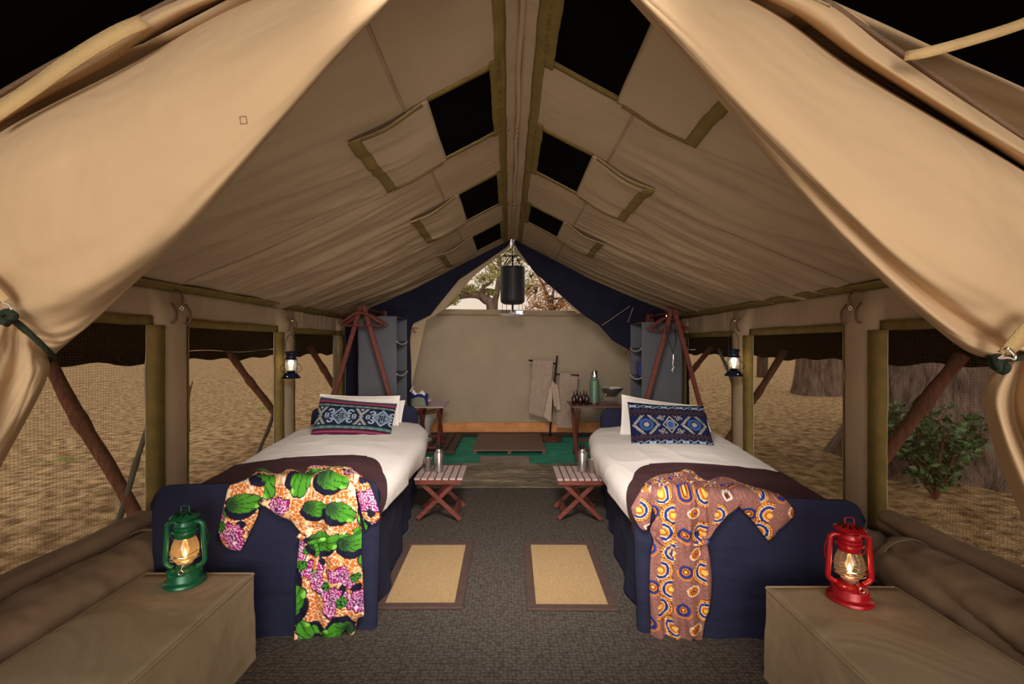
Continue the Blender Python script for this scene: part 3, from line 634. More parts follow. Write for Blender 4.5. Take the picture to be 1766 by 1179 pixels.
    if side > 0:
        ribbon([(1560, 97, 1.02), (1600, 90, 1.0), (1680, 68, 1.0), (1766, 40, 1.0), (1850, 0, 1.0)], 0.022, 'webbing_strap', (0, 1, 0))
        ribbon([(1800, 540, .95), (1770, 570, .97), (1745, 598, .99), (1735, 608, 1.0)], 0.035, 'buckle_strap', (0, 1, 0))
    else:
        ribbon([(250, 36, 1.02), (200, 58, 1.0), (130, 100, .99), (60, 150, 1.0), (-20, 205, 1.0)], 0.036, 'webbing_strap', (0, 1, 0))
        ribbon([(-40, 470, .97), (-15, 500, .98), (5, 522, .99)], 0.035, 'buckle_strap', (0, 1, 0))
entrance_flap(-1); entrance_flap(1)
# ------------------------------------------------------------------ beds
def bed(side):
    w_ = 0.90; L = 2.12
    if side < 0: loc = (-0.995, 1.93, 0); rz = math.radians(6.8); zf, zh, zm = 0.632, 0.665, 0.515; lab = 'left'
    else: loc = (0.98, 1.92, 0); rz = math.radians(-7.4); zf, zh, zm = 0.575, 0.645, 0.475; lab = 'right'
    inn = -side       # local x sign of the aisle side
    t = thing('bed', 'single bed with navy skirt on the %s side of the tent' % lab, 'bed', loc, rz)
    def board(y, zt, th, nm, bulge):
        n = 70; m = 60; X, Zn = np.meshgrid(np.linspace(-1, 1, n), np.linspace(0, 1, m), indexing='ij')
        hw = w_ / 2; r = 0.075
        # rounded top corners: squeeze height near the ends
        xe = np.clip((np.abs(X) * hw - (hw - r)) / r, 0, 1); top = zt - r * (1 - np.sqrt(1 - xe ** 2 * 0.999))
        # rounded outline: move x to keep quads regular
        Xw = X * hw * (1 + (0.03 * (Zn - 1) * (1 if nm == 'footboard' else 0)))
        Z = Zn * top; rows = []
        dep = 0.006 * fbm(X * 2.5, Zn * 4.5, 5 + side) + 0.004 * fbm(X * 8 + Zn * 3, Zn * 8, 9) + 0.012 * np.sin(X * 9 + 1) * sstep(0.45, 0, Zn) * bulge
        edge = 0.02 * (sstep(0.9, 1.0, Zn) + sstep(0.96, 1, np.abs(X)))
        front = np.stack([Xw, y - th / 2 + edge + dep, Z], -1); back = np.stack([Xw, y + th / 2 - edge, Z], -1)
        b = MB().grid(front); b.grid(back[::-1])
        for A_, B_ in ((front[0], back[0]), (back[-1], front[-1])): b.grid(np.stack([A_, B_], 0)[::-1])
        b.grid(np.stack([front[:, -1], back[:, -1]], 1))
        return b.build(nm, M_skirt, t, smooth='all')
    board(0.0, zf, 0.055, 'footboard', 1.0); board(L, zh, 0.08, 'headboard', 0.2)
    # side skirts
    for s_ in (-1, 1):
        Yv, Zn = np.meshgrid(np.linspace(0.0, L, 150), np.linspace(0, 1, 36), indexing='ij')
        ov = np.clip(-0.045 + 0.095 * Yv, -.05, 0.088) * sstep(2.25, 1.75, Yv) * (1.0 if s_ == inn else .35) + .006
        x = s_ * (w_ / 2 - 0.016 + ov * .6 * sstep(.2, .9, Zn) + 0.02 * np.sin(np.clip(Yv / L, 0, 1) * np.pi) * (1 - Zn) - 0.03 * (1 - Zn) * sstep(0.3, 0, Yv)) + s_ * (0.014 * np.sin(Yv * 21 + 2 * np.sin(Yv * 5)) * sstep(0.7, 0.0, Zn) + 0.008 * fbm(Yv * 6, Zn * 3, 4))
        MB().grid(np.stack([x, Yv, Zn * (zm - 0.045 - 0.010 - 0.11 * np.clip(Yv / 1.4, 0, 1))], -1)).build('skirt', M_skirt, t, smooth='all', solid=0.004)
    MB().box(-w_ / 2 + .03, w_ / 2 - .03, 0.03, L - .04, 0.16, zm - 0.03, 0.04).build('mattress', M_white, t)
    # duvet with rounded sides
    def cover(nm, m, v0, v1, lift, maxarc, vend=None, seed=1, amp=1.0, n=120):
        prof = []
        rows = []
        P_ = np.linspace(-1, 1, 131); V = np.linspace(0, 1, n)
        A = np.zeros((131, n, 3))
        for i, p in enumerate(P_):
            s_ = 1 if p > 0 else -1; q = abs(p)
            ve = v1 if vend is None else vend(p * inn)
            y = v0 + (ve - v0) * V
            over = np.clip(-0.045 + 0.095 * y, -.05, 0.088) * sstep(2.25, 1.75, y) * (1.0 if s_ == inn else .35) + .006; drop = 0.010 + 0.11 * np.clip(y / 1.4, 0, 1)
            if vend is not None: drop = drop + .03
            hw = w_ / 2 + over; r = 0.055 + 0 * y
            flat = 0.72
            zt = zm + 0.035 * (1 - np.clip(q / flat, 0, 1) ** 2) - 0.012 * y * 0.3
            if q <= flat:
                x = s_ * q / flat * (hw - r); z = zt + lift; nx = 0 * y; nz = 1 + 0 * y
            elif q <= 0.86:
                th = (q - flat) / 0.14 * math.pi / 2; x = s_ * (hw - r + (r + lift) * math.sin(th)); z = zm - 0.0036 * y - r + (r + lift) * math.cos(th); nx = math.sin(th) * s_ + 0 * y; nz = math.cos(th) + 0 * y
            else:
                f = (q - 0.86) / 0.14; x = s_ * (hw + lift - 0.02 * f * f * (over > .03)); z = zm - 0.0036 * y - r - drop * f; nx = s_ + 0 * y; nz = 0 * y
            h = amp * (0.010 * fbm(np.full_like(y, x.mean() if hasattr(x, 'mean') else x) * 3.0 + y * 0.8, y * 1.6, seed) + 0.006 * (1 - np.abs(vn(np.full_like(y, p * 3) + y * .8, y * 3.1, seed + 3))) ** 3)
            A[i, :, 0] = x + nx * h; A[i, :, 1] = y; A[i, :, 2] = z + nz * h
        return MB().grid(A).build(nm, m, None, smooth='all', solid=0.012 if vend is None else 0.006)
    dv = cover('duvet', M_white, 0.035, L - 0.06, 0.012, 1, seed=11 + side)
    dv.location = loc; dv.rotation_euler = (0, 0, rz); tag(dv, 'white duvet spread over the %s bed' % lab, 'duvet')
    def vend(p):   # throw edge curves down to the foot on the aisle side
        if p > 0.45: return 0.70 - 0.62 * min(1, ((p - 0.45) / 0.42)) ** 1.9
        return 0.70 + 0.02 * math.sin(p * 3)
    th_ = cover('bed_throw', M_throw, 0.036, 0, 0.026, 1, vend=vend, seed=11 + side, n=60)
    th_.location = loc; th_.rotation_euler = (0, 0, rz); tag(th_, 'dark brown velvet throw across the foot of the %s bed' % lab, 'throw')
    return t, loc, rz, zm
def to_local(loc, rz, p):
    v = Vector(p) - Vector(loc); c, s_ = math.cos(-rz), math.sin(-rz); return Vector((c * v.x - s_ * v.y, s_ * v.x + c * v.y, v.z))

# pillows and cushions
def pillow(name, label, c4, thick, m, colorf=None, n=(60, 40), group=None, flange=0.0, bow=0.06, cat='pillow', lean=0.1):
    """c4: bottom-left, bottom-right, top-right, top-left as world points (front view)"""
    bl, br, tr, tl = [Vector(p) for p in c4]
    U, V = np.meshgrid(np.linspace(0, 1, n[0]), np.linspace(0, 1, n[1]), indexing='ij')
    def bil(U, V): return sum(np.stack([w[..., None] * np.array(p)[None, None] for w, p in (((1 - U) * (1 - V), bl), (U * (1 - V), br), (U * V, tr), ((1 - U) * V, tl))]), 0).sum(0) if False else ((1 - U) * (1 - V))[..., None] * np.array(bl) + (U * (1 - V))[..., None] * np.array(br) + (U * V)[..., None] * np.array(tr) + ((1 - U) * V)[..., None] * np.array(tl)
    # mid edges pulled in, corners pointed
    ux = 2 * U - 1; vx = 2 * V - 1
    U2 = 0.5 + ux * 0.5 * (1 - bow * 0.5 * (1 - vx ** 2)); V2 = 0.5 + vx * 0.5 * (1 - bow * 1.6 * (1 - ux ** 2))
    B = bil(U2, V2); nrm = (br - bl).cross(tl - bl).normalized()
    f = 1 - flange
    uc = np.clip(np.abs(ux) / f, 0, 1); vc = np.clip(np.abs(vx) / f, 0, 1)
    T = thick * ((1 - uc ** 3.0) * (1 - vc ** 3.0)) ** 0.55 + 0.004
    T = T * (1 + 0.10 * fbm(ux * 2.2, vx * 2.2, 3)) + 0.004 * fbm(ux * 7, vx * 5, 6) * (T > .006)
    b = MB(); b.grid((B + np.array(nrm) * T[..., None])); used1 = b.used; b.grid((B - np.array(nrm) * T[..., None] * 0.75)[::-1])
    cen = (bl + br) / 2; b.v = [tuple(Vector(p) - cen) for p in b.v]
    o = b.build(name, m, None, smooth='all'); o.location = cen; tag(o, label, cat, group)
    if colorf is not None:
        rgb = colorf(U.ravel(), V.ravel()); rgb2 = rgb.reshape(*U.shape, 3)[::-1].reshape(-1, 3)
        colour(o, np.concatenate([rgb, rgb2]))
    return o
def C3(*c): return np.array(srgb(*c)[:3])
def band(base, mask, col): base[mask] = col
def ikat_left(u, v):
    n = len(u); c = np.tile(C3(30, 34, 62), (n, 1)); v = 1 - v   # v down from the top
    teal = C3(92, 112, 116); wine = C3(104, 34, 62); pink = C3(150, 90, 104); black = C3(14, 14, 24); pale = C3(150, 164, 170); blue = C3(62, 88, 140)
    def B(a, b_, col): c[(v >= a) & (v < b_)] = col
    B(0, .07, C3(70, 72, 84)); B(.07, .10, wine); B(.10, .115, pink); B(.115, .15, wine); B(.15, .17, black); B(.17, .225, teal); B(.225, .25, black)
    B(.65, .67, black); B(.67, .69, C3(40, 66, 60)); B(.69, .755, teal); B(.755, .775, black); B(.775, .81, wine); B(.81, .825, pink); B(.825, .87, wine); B(.87, .885, black); B(.885, .955, teal); B(.955, 1.01, C3(44, 46, 66))
    m = ((v > .17) & (v < .225)) | ((v > .69) & (v < .755)) | ((v > .885) & (v < .955)); c[m] *= (0.8 + 0.35 * (np.sin(u[m] * 60) > 0))[:, None]
    mid = (v >= .25) & (v < .65); vm = (v - .45) / .2
    for cx in (.34, .87):
        x = (u - cx) / .13; r = np.abs(x) + np.abs(vm) * 0.95
        c[mid & (r > .84) & (r < 1.0)] = pale; c[mid & (r >= .72) & (r < .84)] = blue; c[mid & (r > .6) & (r < .66)] = pale
        k = mid & (r < .6); c[k] = black
        rr = np.hypot(x, vm); th = np.arctan2(vm, x); pt = np.abs(rr - 0.28 - 0.14 * np.cos(4 * th)) < 0.06; c[k & pt] = pale; c[k & (rr < .1)] = blue
        for sx_, sy_ in ((-1, -1), (1, -1), (-1, 1), (1, 1)):
            hx = (u - cx - sx_ * .125) / .05; hy = (vm - sy_ * .55) / .35; q = np.hypot(hx, hy); c[mid & (np.abs(q - .6) < .22) & (r > 1.02) & ~((hx * sx_ > .2) & (hy * sy_ < 0))] = pale
            hx = (u - cx - sx_ * .175) / .03; hy = (vm - sy_ * .12) / .18; q = np.hypot(hx, hy); c[mid & (np.abs(q - .7) < .25) & (r > 1.02)] = pale
    for cx in (.075, .605):
        for sy_ in (-1, 1):
            r = np.abs(u - cx) / .1 + np.abs(vm - sy_ * 1.05) * .9; c[mid & (r < .95) & (r > .55)] = C3(140, 140, 130); c[mid & (r < .3)] = pale
        r = np.abs(u - cx) / .035 + np.abs(vm) / .16; c[mid & (r < 1)] = C3(128, 136, 140)
    w1, w2 = worley(u * 90, v * 60, 3); c *= (0.82 + 0.3 * w1)[:, None]
    return c
def ikat_right(u, v):
    n = len(u); v = 1 - v; black = C3(18, 16, 30); c = np.tile(black, (n, 1)); tan = C3(150, 144, 134); blue = C3(50, 78, 134); wine = C3(96, 52, 66); grey = C3(88, 96, 110); navy = C3(24, 30, 66)
    def B(a, b_, col): c[(v >= a) & (v < b_)] = col
    for a in (.17, .29, .73, .82, .965): k = (v >= a) & (v < a + .016) & (np.sin(u * 120) > -.2); c[k] = wine
    for a in (.205, .25, .755, .785): B(a, a + .015, C3(64, 60, 74))
    for (a, b_) in ((.055, .15), (.845, .94)):
        k = (v >= a) & (v < b_); c[k] = navy; vm = (v - (a + b_) / 2) / ((b_ - a) / 2)
        for ph in (0, .5): z = np.abs(((u * 5 + ph) % 1) - .5) * 4 - 1; kk = k & (np.abs(vm - z * .9) < .28); c[kk] = C3(120, 136, 160) if ph else C3(106, 112, 104)
        q = np.hypot((((u * 5 + .25) % 1) - .5) * 2.4, vm); c[k & (q < .5) & (q > .25)] = C3(160, 180, 205)
    mid = (v >= .315) & (v < .715); vm = (v - .515) / .2; c[mid] = navy
    for cx in (.19, .79):
        x = (u - cx) / .155; r = np.maximum(np.abs(x) * 1.0 + np.abs(vm) * .75, 0)
        c[mid & (r < 1.12) & (r > .86)] = tan; dots = mid & (r < 1.04) & (r > .93) & (np.sin((vm - x) * 16) > .35); c[dots] = black
        q = np.maximum(np.abs(x) * 1.15, np.abs(vm) * .95) * .6 + (np.abs(x) + np.abs(vm)) * .45
        c[mid & (q < .78)] = black; c[mid & (q < .7)] = blue; c[mid & (q < .38)] = black; c[mid & (q < .27)] = tan
    x = (u - .49) / .075; r = np.abs(x) * .7 + np.abs(vm) * .95; r2 = np.hypot(x, vm * 1.3)
    k = mid & (np.abs(x) < 1.9)
    c[k & (np.abs(r - .86) < .08)] = tan; c[k & (r < .78)] = black; c[k & (r2 < .72)] = C3(120, 124, 140); c[k & (r2 < .5)] = blue
    for sx_ in (-1, 1):
        for sy_ in (-1, 1):
            for (dx, dy, sc) in ((.10, .62, .022), (.12, .9, .018), (.07, .95, .018), (.145, .7, .016)):
                q = np.hypot((u - .49 - sx_ * dx) / sc, (vm - sy_ * dy) / (sc * 8)); c[mid & (np.abs(q - .75) < .25)] = tan
    w1, _ = worley(u * 90, v * 60, 5); c *= (0.8 + 0.32 * w1)[:, None]
    return c
M_ikat = mat('ikat_weave', (1, 1, 1), 0.95, attr=True, bump=0.3, bscale=260, spec=0.1)
M_dressA = mat('wax_print_green', (1, 1, 1), 0.75, attr=True, bump=0.06, bscale=300, spec=0.2)
M_dressB = mat('wax_print_orange', (1, 1, 1), 0.75, attr=True, bump=0.06, bscale=300, spec=0.2)

bedL = bed(-1); bedR = bed(1)
# left bed pillows
pillow('pillow', 'plump white pillow behind the striped cushion on the left bed', [P(545, 752, 3.66), P(688, 752, 3.72), P(690, 682, 3.84), P(552, 679, 3.78)], 0.055, M_white, group=None, bow=.05, flange=.06)
pillow('pillow', 'white pillow farthest back against the headboard of the left bed', [P(570, 750, 3.84), P(690, 752, 3.88), P(699, 690, 4.0), P(572, 690, 3.96)], 0.05, M_white, bow=.05, flange=.06)
pillow('cushion', 'patterned cushion with wine red stripes on the left bed', [P(532, 762, 3.32), P(672, 765, 3.36), P(685, 696, 3.52), P(553, 684, 3.48)], 0.065, M_ikat, ikat_left, n=(190, 120), bow=.045, cat='cushion')
pillow('pillow', 'plump white pillow behind the blue cushion on the right bed', [P(1068, 762, 3.60), P(1228, 765, 3.56), P(1210, 700, 3.74), P(1072, 680, 3.78)], 0.055, M_white, bow=.05, flange=.06)
pillow('pillow', 'white pillow lying back against the headboard of the right bed', [P(1066, 766, 3.82), P(1236, 762, 3.76), P(1215, 712, 3.92), P(1078, 704, 3.96)], 0.05, M_white, bow=.05, flange=.06)
pillow('cushion', 'blue cushion with concentric diamond pattern on the right bed', [P(1089, 777, 3.20), P(1234, 776, 3.16), P(1213, 700, 3.32), P(1082, 693, 3.36)], 0.065, M_ikat, ikat_right, n=(190, 120), bow=.045, cat='cushion')

# ------------------------------------------------------------------ robes over the foot of each bed
def pat_green(u, v):
    """orange crackle ground, green shells with black ribs, magenta clusters"""
    n = len(u); rng = random.Random(5)
    f1, f2 = worley(u * 62, v * 62, 2); c = np.tile(C3(208, 114, 36), (n, 1)); e = (f2 - f1) < .10; c[e] = C3(250, 236, 214)
    k = (~e) & (vn(u * 30, v * 30, 3) > .5); c[k] = C3(236, 170, 104)
    k = (~e) & (vn(u * 60, v * 60, 9) > .62); c[k] = C3(250, 214, 170)
    ink = C3(24, 22, 46); gr = C3(76, 150, 38); gd = C3(40, 70, 40); mg = C3(176, 20, 120); mgp = C3(248, 214, 236); pur = C3(90, 40, 96)
    cells = []
    for i in range(-8, 12):
        for j in range(-6, 14):
            cells.append((i, j))
    sp = 0.125
    for (i, j) in cells:
        r = rng.random; cx = (i + (0.5 if j % 2 else 0) + (r() - .5) * .35) * sp; cy = (j + (r() - .5) * .3) * sp; a = r() * 6.28; kind = (i * 2 + j * 3) % 5; R = (0.045 + .018 * r())
        if cx < u.min() - .1 or cx > u.max() + .1 or cy < v.min() - .1 or cy > v.max() + .1: continue
        dx = u - cx; dy = v - cy; s = np.hypot(dx, dy) < R * 1.9
        if not s.any(): continue
        x = (dx[s] * math.cos(a) + dy[s] * math.sin(a)) / R; y = (-dx[s] * math.sin(a) + dy[s] * math.cos(a)) / R; rr = np.hypot(x * .85, y * 1.6); th = np.arctan2(y, x)
        cc = c[s]
        if kind in (0, 2, 4):   # green shell: half-fan with ribs
            lob = 1.0 + .10 * np.abs(np.sin(th * 4.0)); q = rr / lob
            sh = (np.hypot(x + .25, (y - .28) * 1.3) < 1.15) & (y > .1) & (q > .9); cc[sh] = ink
            k = (q < 1.08); cc[k] = ink; k = q < 1.0
            px, py = x + .95, y * 1.2; t2 = np.arctan2(py, px); r2 = np.hypot(px, py)
            g = np.clip((r2 - .3) / .9, 0, 1)[:, None]; col = gd * (1 - g) + gr * g; cc[k] = col[k]
            rib = k & (np.abs(np.sin(t2 * 8.5)) < .17) & (r2 > .35); cc[rib] = ink * .6
            leafx = k & (r2 > 1.72) & (np.sin(t2 * 6.5) > .8); cc[leafx] = C3(140, 214, 80)
        else:      # magenta cluster
            lob = 1.0 + .22 * np.sin(th * 3 + a) + .08 * np.sin(th * 9); q = rr / lob; k = q < 1.1; cc[k] = ink
            k = q < 1.0; w1, w2 = worley(u[s] * 95, v[s] * 95, 8); g = np.clip(1 - q * 1.1, 0, 1)[:, None]
            col = mg * (1 - g) + pur * g; cc[k] = col[k]; cc[k & ((w2 - w1) < .13)] = mgp
            k2 = (np.hypot(x - .9, y + .5) < .38); cc[k2] = gr; cc[k2 & ((w2 - w1) < .2)] = ink
            k3 = (np.hypot(x - .55, y - .8) < .3) & (q > 1.0); cc[k3] = ink
        c[s] = cc
    return c
def pat_orange(u, v):
    n = len(u); rng = random.Random(9); c = np.tile(C3(140, 92, 84), (n, 1))
    f1, f2 = worley(u * 160, v * 160, 2); c[f1 < .22] = C3(172, 124, 112)
    ink = C3(24, 14, 22); org = C3(232, 132, 26); org2 = C3(250, 190, 90); nav = C3(38, 52, 116); wh = C3(248, 232, 214); dk = C3(110, 40, 16)
    sp = 0.086
    for i in range(-9, 12):
        for j in range(-8, 16):
            r = rng.random; cx = (i + (0.5 if j % 2 else 0) + (r() - .5) * .2) * sp; cy = (j + (r() - .5) * .2) * sp * .9; a = [0, 1.57, 3.14, 4.71][(i + j * 2) % 4] + (r() - .5) * .8; kind = (i + j * 2) % 4; jit = r()
            if cx < u.min() - .1 or cx > u.max() + .1 or cy < v.min() - .1 or cy > v.max() + .1: continue
            dx = u - cx; dy = v - cy; s = np.hypot(dx, dy) < .07
            if not s.any(): continue
            x = dx[s] * math.cos(a) + dy[s] * math.sin(a); y = -dx[s] * math.sin(a) + dy[s] * math.cos(a); cc = c[s]
            if kind in (0, 2):     # concentric fan of arcs with a toothed rim
                R = .042 + .010 * jit; rr = np.hypot(x, y) / R; th = np.arctan2(y, x); fan = np.abs(th) < 1.75
                k = fan & (rr < 1.05); cc[k] = dk
                k = fan & (rr < 1.0) & (rr > .8); cc[k & (np.sin(th * 22) > -.2)] = org; k = fan & (rr <= .8) & (rr > .74); cc[k] = wh
                k = fan & (rr <= .74) & (rr > .5); cc[k] = nav; k = fan & (rr <= .5) & (rr > .44); cc[k] = wh
                k = fan & (rr <= .44) & (rr > .28); cc[k] = org; k = fan & (rr <= .28) & (rr > .22); cc[k] = dk; k = (rr <= .22); cc[k] = org2
                k = fan & (rr <= .97) & (rr > .92); cc[k] = org2
            elif kind == 1:       # navy ring
                R = .027; rr = np.hypot(x, y) / R; th = np.arctan2(y, x)
                k = rr < 1 + .05 * np.sin(th * 20); cc[k] = nav; cc[rr < .55] = org; cc[rr < .42] = dk; cc[rr < .22] = org2
                k = (rr > 1.15) & (rr < 1.3) & (x > 0); cc[k] = org
            else:                 # white diamond outline or small orange cluster
                if jit > .45: q = np.abs(x) + np.abs(y) * .9; k = (q < .020) & (q > .013); cc[k] = wh; cc[q < .010] = C3(90, 34, 40)
                else:
                    rr = np.hypot(x * 1.2, y) / .026; th = np.arctan2(y, x); k = rr < 1; cc[k] = org; cc[k & (np.sin(rr * 16) > .3)] = dk; cc[(rr < 1) & (rr > .85)] = wh; cc[rr < .25] = nav
            c[s] = cc
    return c
def robe(name, label, B, ztop, slope, outl, pat, m, belt, seed, flip=1):
    """cloth lying over the footboard: outlines in photograph pixels are dropped onto the bed surfaces"""
    loc, rz = B[1], B[2]; fx, fy = math.cos(rz), math.sin(rz); nx, ny = math.sin(rz), -math.cos(rz)  # foot plane normal towards the viewer
    off = 0.036
    t = thing(name, label, 'robe', (loc[0], loc[1], ztop), rz)
    def drop(px, py):
        dx = (px - VX) / F; dz = -(py - VY) / F      # ray (dx,1,dz)*t
        c0 = (loc[0] + nx * off) * nx + (loc[1] + ny * off) * ny; tf = c0 / (dx * nx + ny)
        # top: plane through footboard top falling towards the head
        # z = ztop - slope*dist behind foot plane
        # dist = -( (p-loc).n ) + off
        a = dz - slope * (dx * nx + ny); bconst = CZ - ztop + slope * (-0.0) + slope * c0
        tt = -(CZ - ztop - slope * 0 + slope * c0 - 0.0) / (dz - slope * 1 * (dx * nx + ny)) if False else (ztop - CZ - slope * c0) / (dz - slope * (dx * nx + ny))
        k = 0.018; tt = np.where((tt < 0) | ~np.isfinite(tt), 50, tt)
        h = np.clip(0.5 + 0.5 * (tt - tf) / k, 0, 1); tm = tf * (1 - h) + tt * h + k * h * (1 - h)
        return np.stack([dx * tm, tm, CZ + dz * tm], -1), tf, tt
    for (nm, poly, lift, fold) in outl:
        poly = np.array(poly, float); poly = np.array(catmull(np.vstack([poly, poly[:1]]), len(poly) * 7))[:-1]
        # ragged corners stay close to the outline
        x0, y0 = poly.min(0) - 2; x1, y1 = poly.max(0) + 2; st = 1.3
        GX, GY = np.meshgrid(np.arange(x0, x1, st), np.arange(y0, y1, st), indexing='ij')
        ins = inside(poly, (GX[:-1, :-1] + GX[1:, 1:]) / 2, (GY[:-1, :-1] + GY[1:, 1:]) / 2)
        cnt = np.zeros(GX.shape, int)
        for a, c in ((0, 0), (1, 0), (0, 1), (1, 1)): cnt[a:a + ins.shape[0], c:c + ins.shape[1]] += ins
        NX, NY, D = nearest(poly, GX, GY); bd = (cnt > 0) & (cnt < 4); GX2 = np.where(bd, NX, GX); GY2 = np.where(bd, NY, GY); D = np.where(bd, 0, D)
        Pw, tf, tt = drop(GX2, GY2)
        lx = (Pw[..., 0] - loc[0]) * fx + (Pw[..., 1] - loc[1]) * fy
        back = -((Pw[..., 0] - loc[0]) * nx + (Pw[..., 1] - loc[1]) * ny) + off
        u = lx; v = (ztop - Pw[..., 2]) - back * 0.9
        puff = lift * (1 - np.exp(-D / 9.0))
        fo = fold * 1.9 * fbm(u * 20 + 0.8 * vn(v * 3, u * 3, seed), v * 2.0, seed) * (1 - np.exp(-D / 5.0)) + fold * .7 * fbm(u * 9, v * 6, seed + 2)
        # folds gather at the belt
        if nm == 'body': fo = fo * (1 + 1.1 * np.exp(-((v - belt) / 0.05) ** 2)) - 0.012 * np.exp(-((v - belt) / 0.018) ** 2) * (1 - np.exp(-D / 5.0)) + 0.006
        if nm == 'body': fo = fo + .007 * np.sin(u * 95 + 2.5 * vn(v * 3, u * 4, 6)) * sstep(belt - .02, belt + .12, v) * (1 - np.exp(-D / 5.0))
        hh = puff + fo + 0.004
        onTop = sstep(-.02, .02, tt - tf)
        N3 = np.stack([nx * (1 - onTop), ny * (1 - onTop), onTop + 0 * hh], -1); A = Pw + N3 * hh[..., None]
        b = MB().grid(A, ins); us = b.used
        L3 = root_matrix(t).inverted(); b.v = [tuple(L3 @ Vector(p)) for p in b.v]
        o = b.build(nm, m, t, smooth='all', solid=-0.003)
        colour(o, pat(u.ravel()[us] * flip + (0.31 if nm != 'body' else 0), v.ravel()[us] + (0.17 if nm != 'body' else 0)))
    return t, drop
z0 = 0.632 + 0.012
LB = [('body', [(437, 818), (452, 813), (478, 823), (500, 812), (524, 820), (534, 808), (560, 806), (590, 808), (606, 812), (612, 826), (614, 850), (620, 880), (625, 915), (624, 950), (626, 990), (628, 1040), (628, 1058), (618, 1064), (612, 1088), (603, 1090), (598, 1080), (588, 1092), (570, 1097), (548, 1088), (538, 1098), (528, 1108), (516, 1110), (510, 1100), (512, 1040), (512, 990), (517, 945), (519, 920), (514, 910), (504, 896), (484, 886), (463, 872), (452, 866), (440, 850)], .014, .013),
      ('sleeve', [(442, 816), (470, 824), (462, 868), (450, 872), (444, 890), (430, 920), (418, 944), (410, 947), (396, 944), (385, 934), (376, 924), (384, 890), (390, 862), (396, 840), (404, 834), (424, 829)], .020, .004),
      ('sleeve', [(586, 806), (604, 811), (622, 821), (636, 834), (646, 858), (654, 885), (652, 897), (636, 906), (631, 912), (624, 880), (616, 852), (608, 834), (596, 822)], .020, .004)]
rb1, dropL = robe('robe', 'green, orange and magenta print robe draped over the left bed', bedL, z0, 0.10, LB, pat_green, M_dressA, 0.20, 3)
z1 = 0.575 + 0.012
RB = [('body', [(1112, 838), (1130, 826), (1150, 821), (1170, 818), (1180, 813), (1196, 816), (1206, 826), (1222, 832), (1240, 826), (1254, 826), (1272, 836), (1280, 858), (1268, 874), (1246, 892), (1226, 920), (1218, 934), (1222, 960), (1225, 1000), (1222, 1040), (1214, 1070), (1208, 1102), (1200, 1108), (1194, 1096), (1193, 1118), (1186, 1129), (1176, 1126), (1160, 1116), (1140, 1112), (1124, 1106), (1122, 1060), (1120, 1000), (1122, 950), (1126, 930), (1120, 912), (1124, 900), (1130, 890), (1122, 866)], .014, .013),
      ('sleeve', [(1250, 826), (1276, 834), (1300, 842), (1330, 850), (1352, 860), (1368, 884), (1350, 906), (1328, 928), (1322, 928), (1300, 900), (1276, 874), (1262, 850)], .020, .004),
      ('sleeve', [(1136, 824), (1120, 832), (1104, 848), (1092, 868), (1089, 878), (1098, 900), (1108, 912), (1118, 908), (1122, 888), (1126, 862), (1134, 842)], .020, .004)]
rb2, dropR = robe('robe', 'dusty mauve robe with orange and navy print draped over the right bed', bedR, z1, 0.10, RB, pat_orange, M_dressB, 0.17, 8)
def belt(t, drop, pts, pat, m, off):
    q = np.array(catmull(pts, 40)); A, _, _ = drop(q[:, 0], q[:, 1]); L3 = root_matrix(t).inverted()
    A[:, 1] -= off; b = MB().tube([L3 @ Vector(p) for p in A], 0.009, 10); o = b.build('tie_belt', m, t)
    co = np.array([v.co[:] for v in o.data.vertices]); colour(o, pat(co[:, 0] + .1, co[:, 2] * 1.0 + .4))
belt(rb1, dropL, [(519, 918), (540, 930), (560, 926), (585, 922), (610, 914), (624, 906)], pat_green, M_dressA, .026)
belt(rb1, dropL, [(548, 930), (552, 950), (546, 980)], pat_green, M_dressA, .026)
belt(rb2, dropR, [(1128, 920), (1145, 936), (1165, 938), (1190, 934), (1205, 932), (1218, 928)], pat_orange, M_dressB, .026)
belt(rb2, dropR, [(1150, 938), (1162, 965), (1170, 1000)], pat_orange, M_dressB, .026)

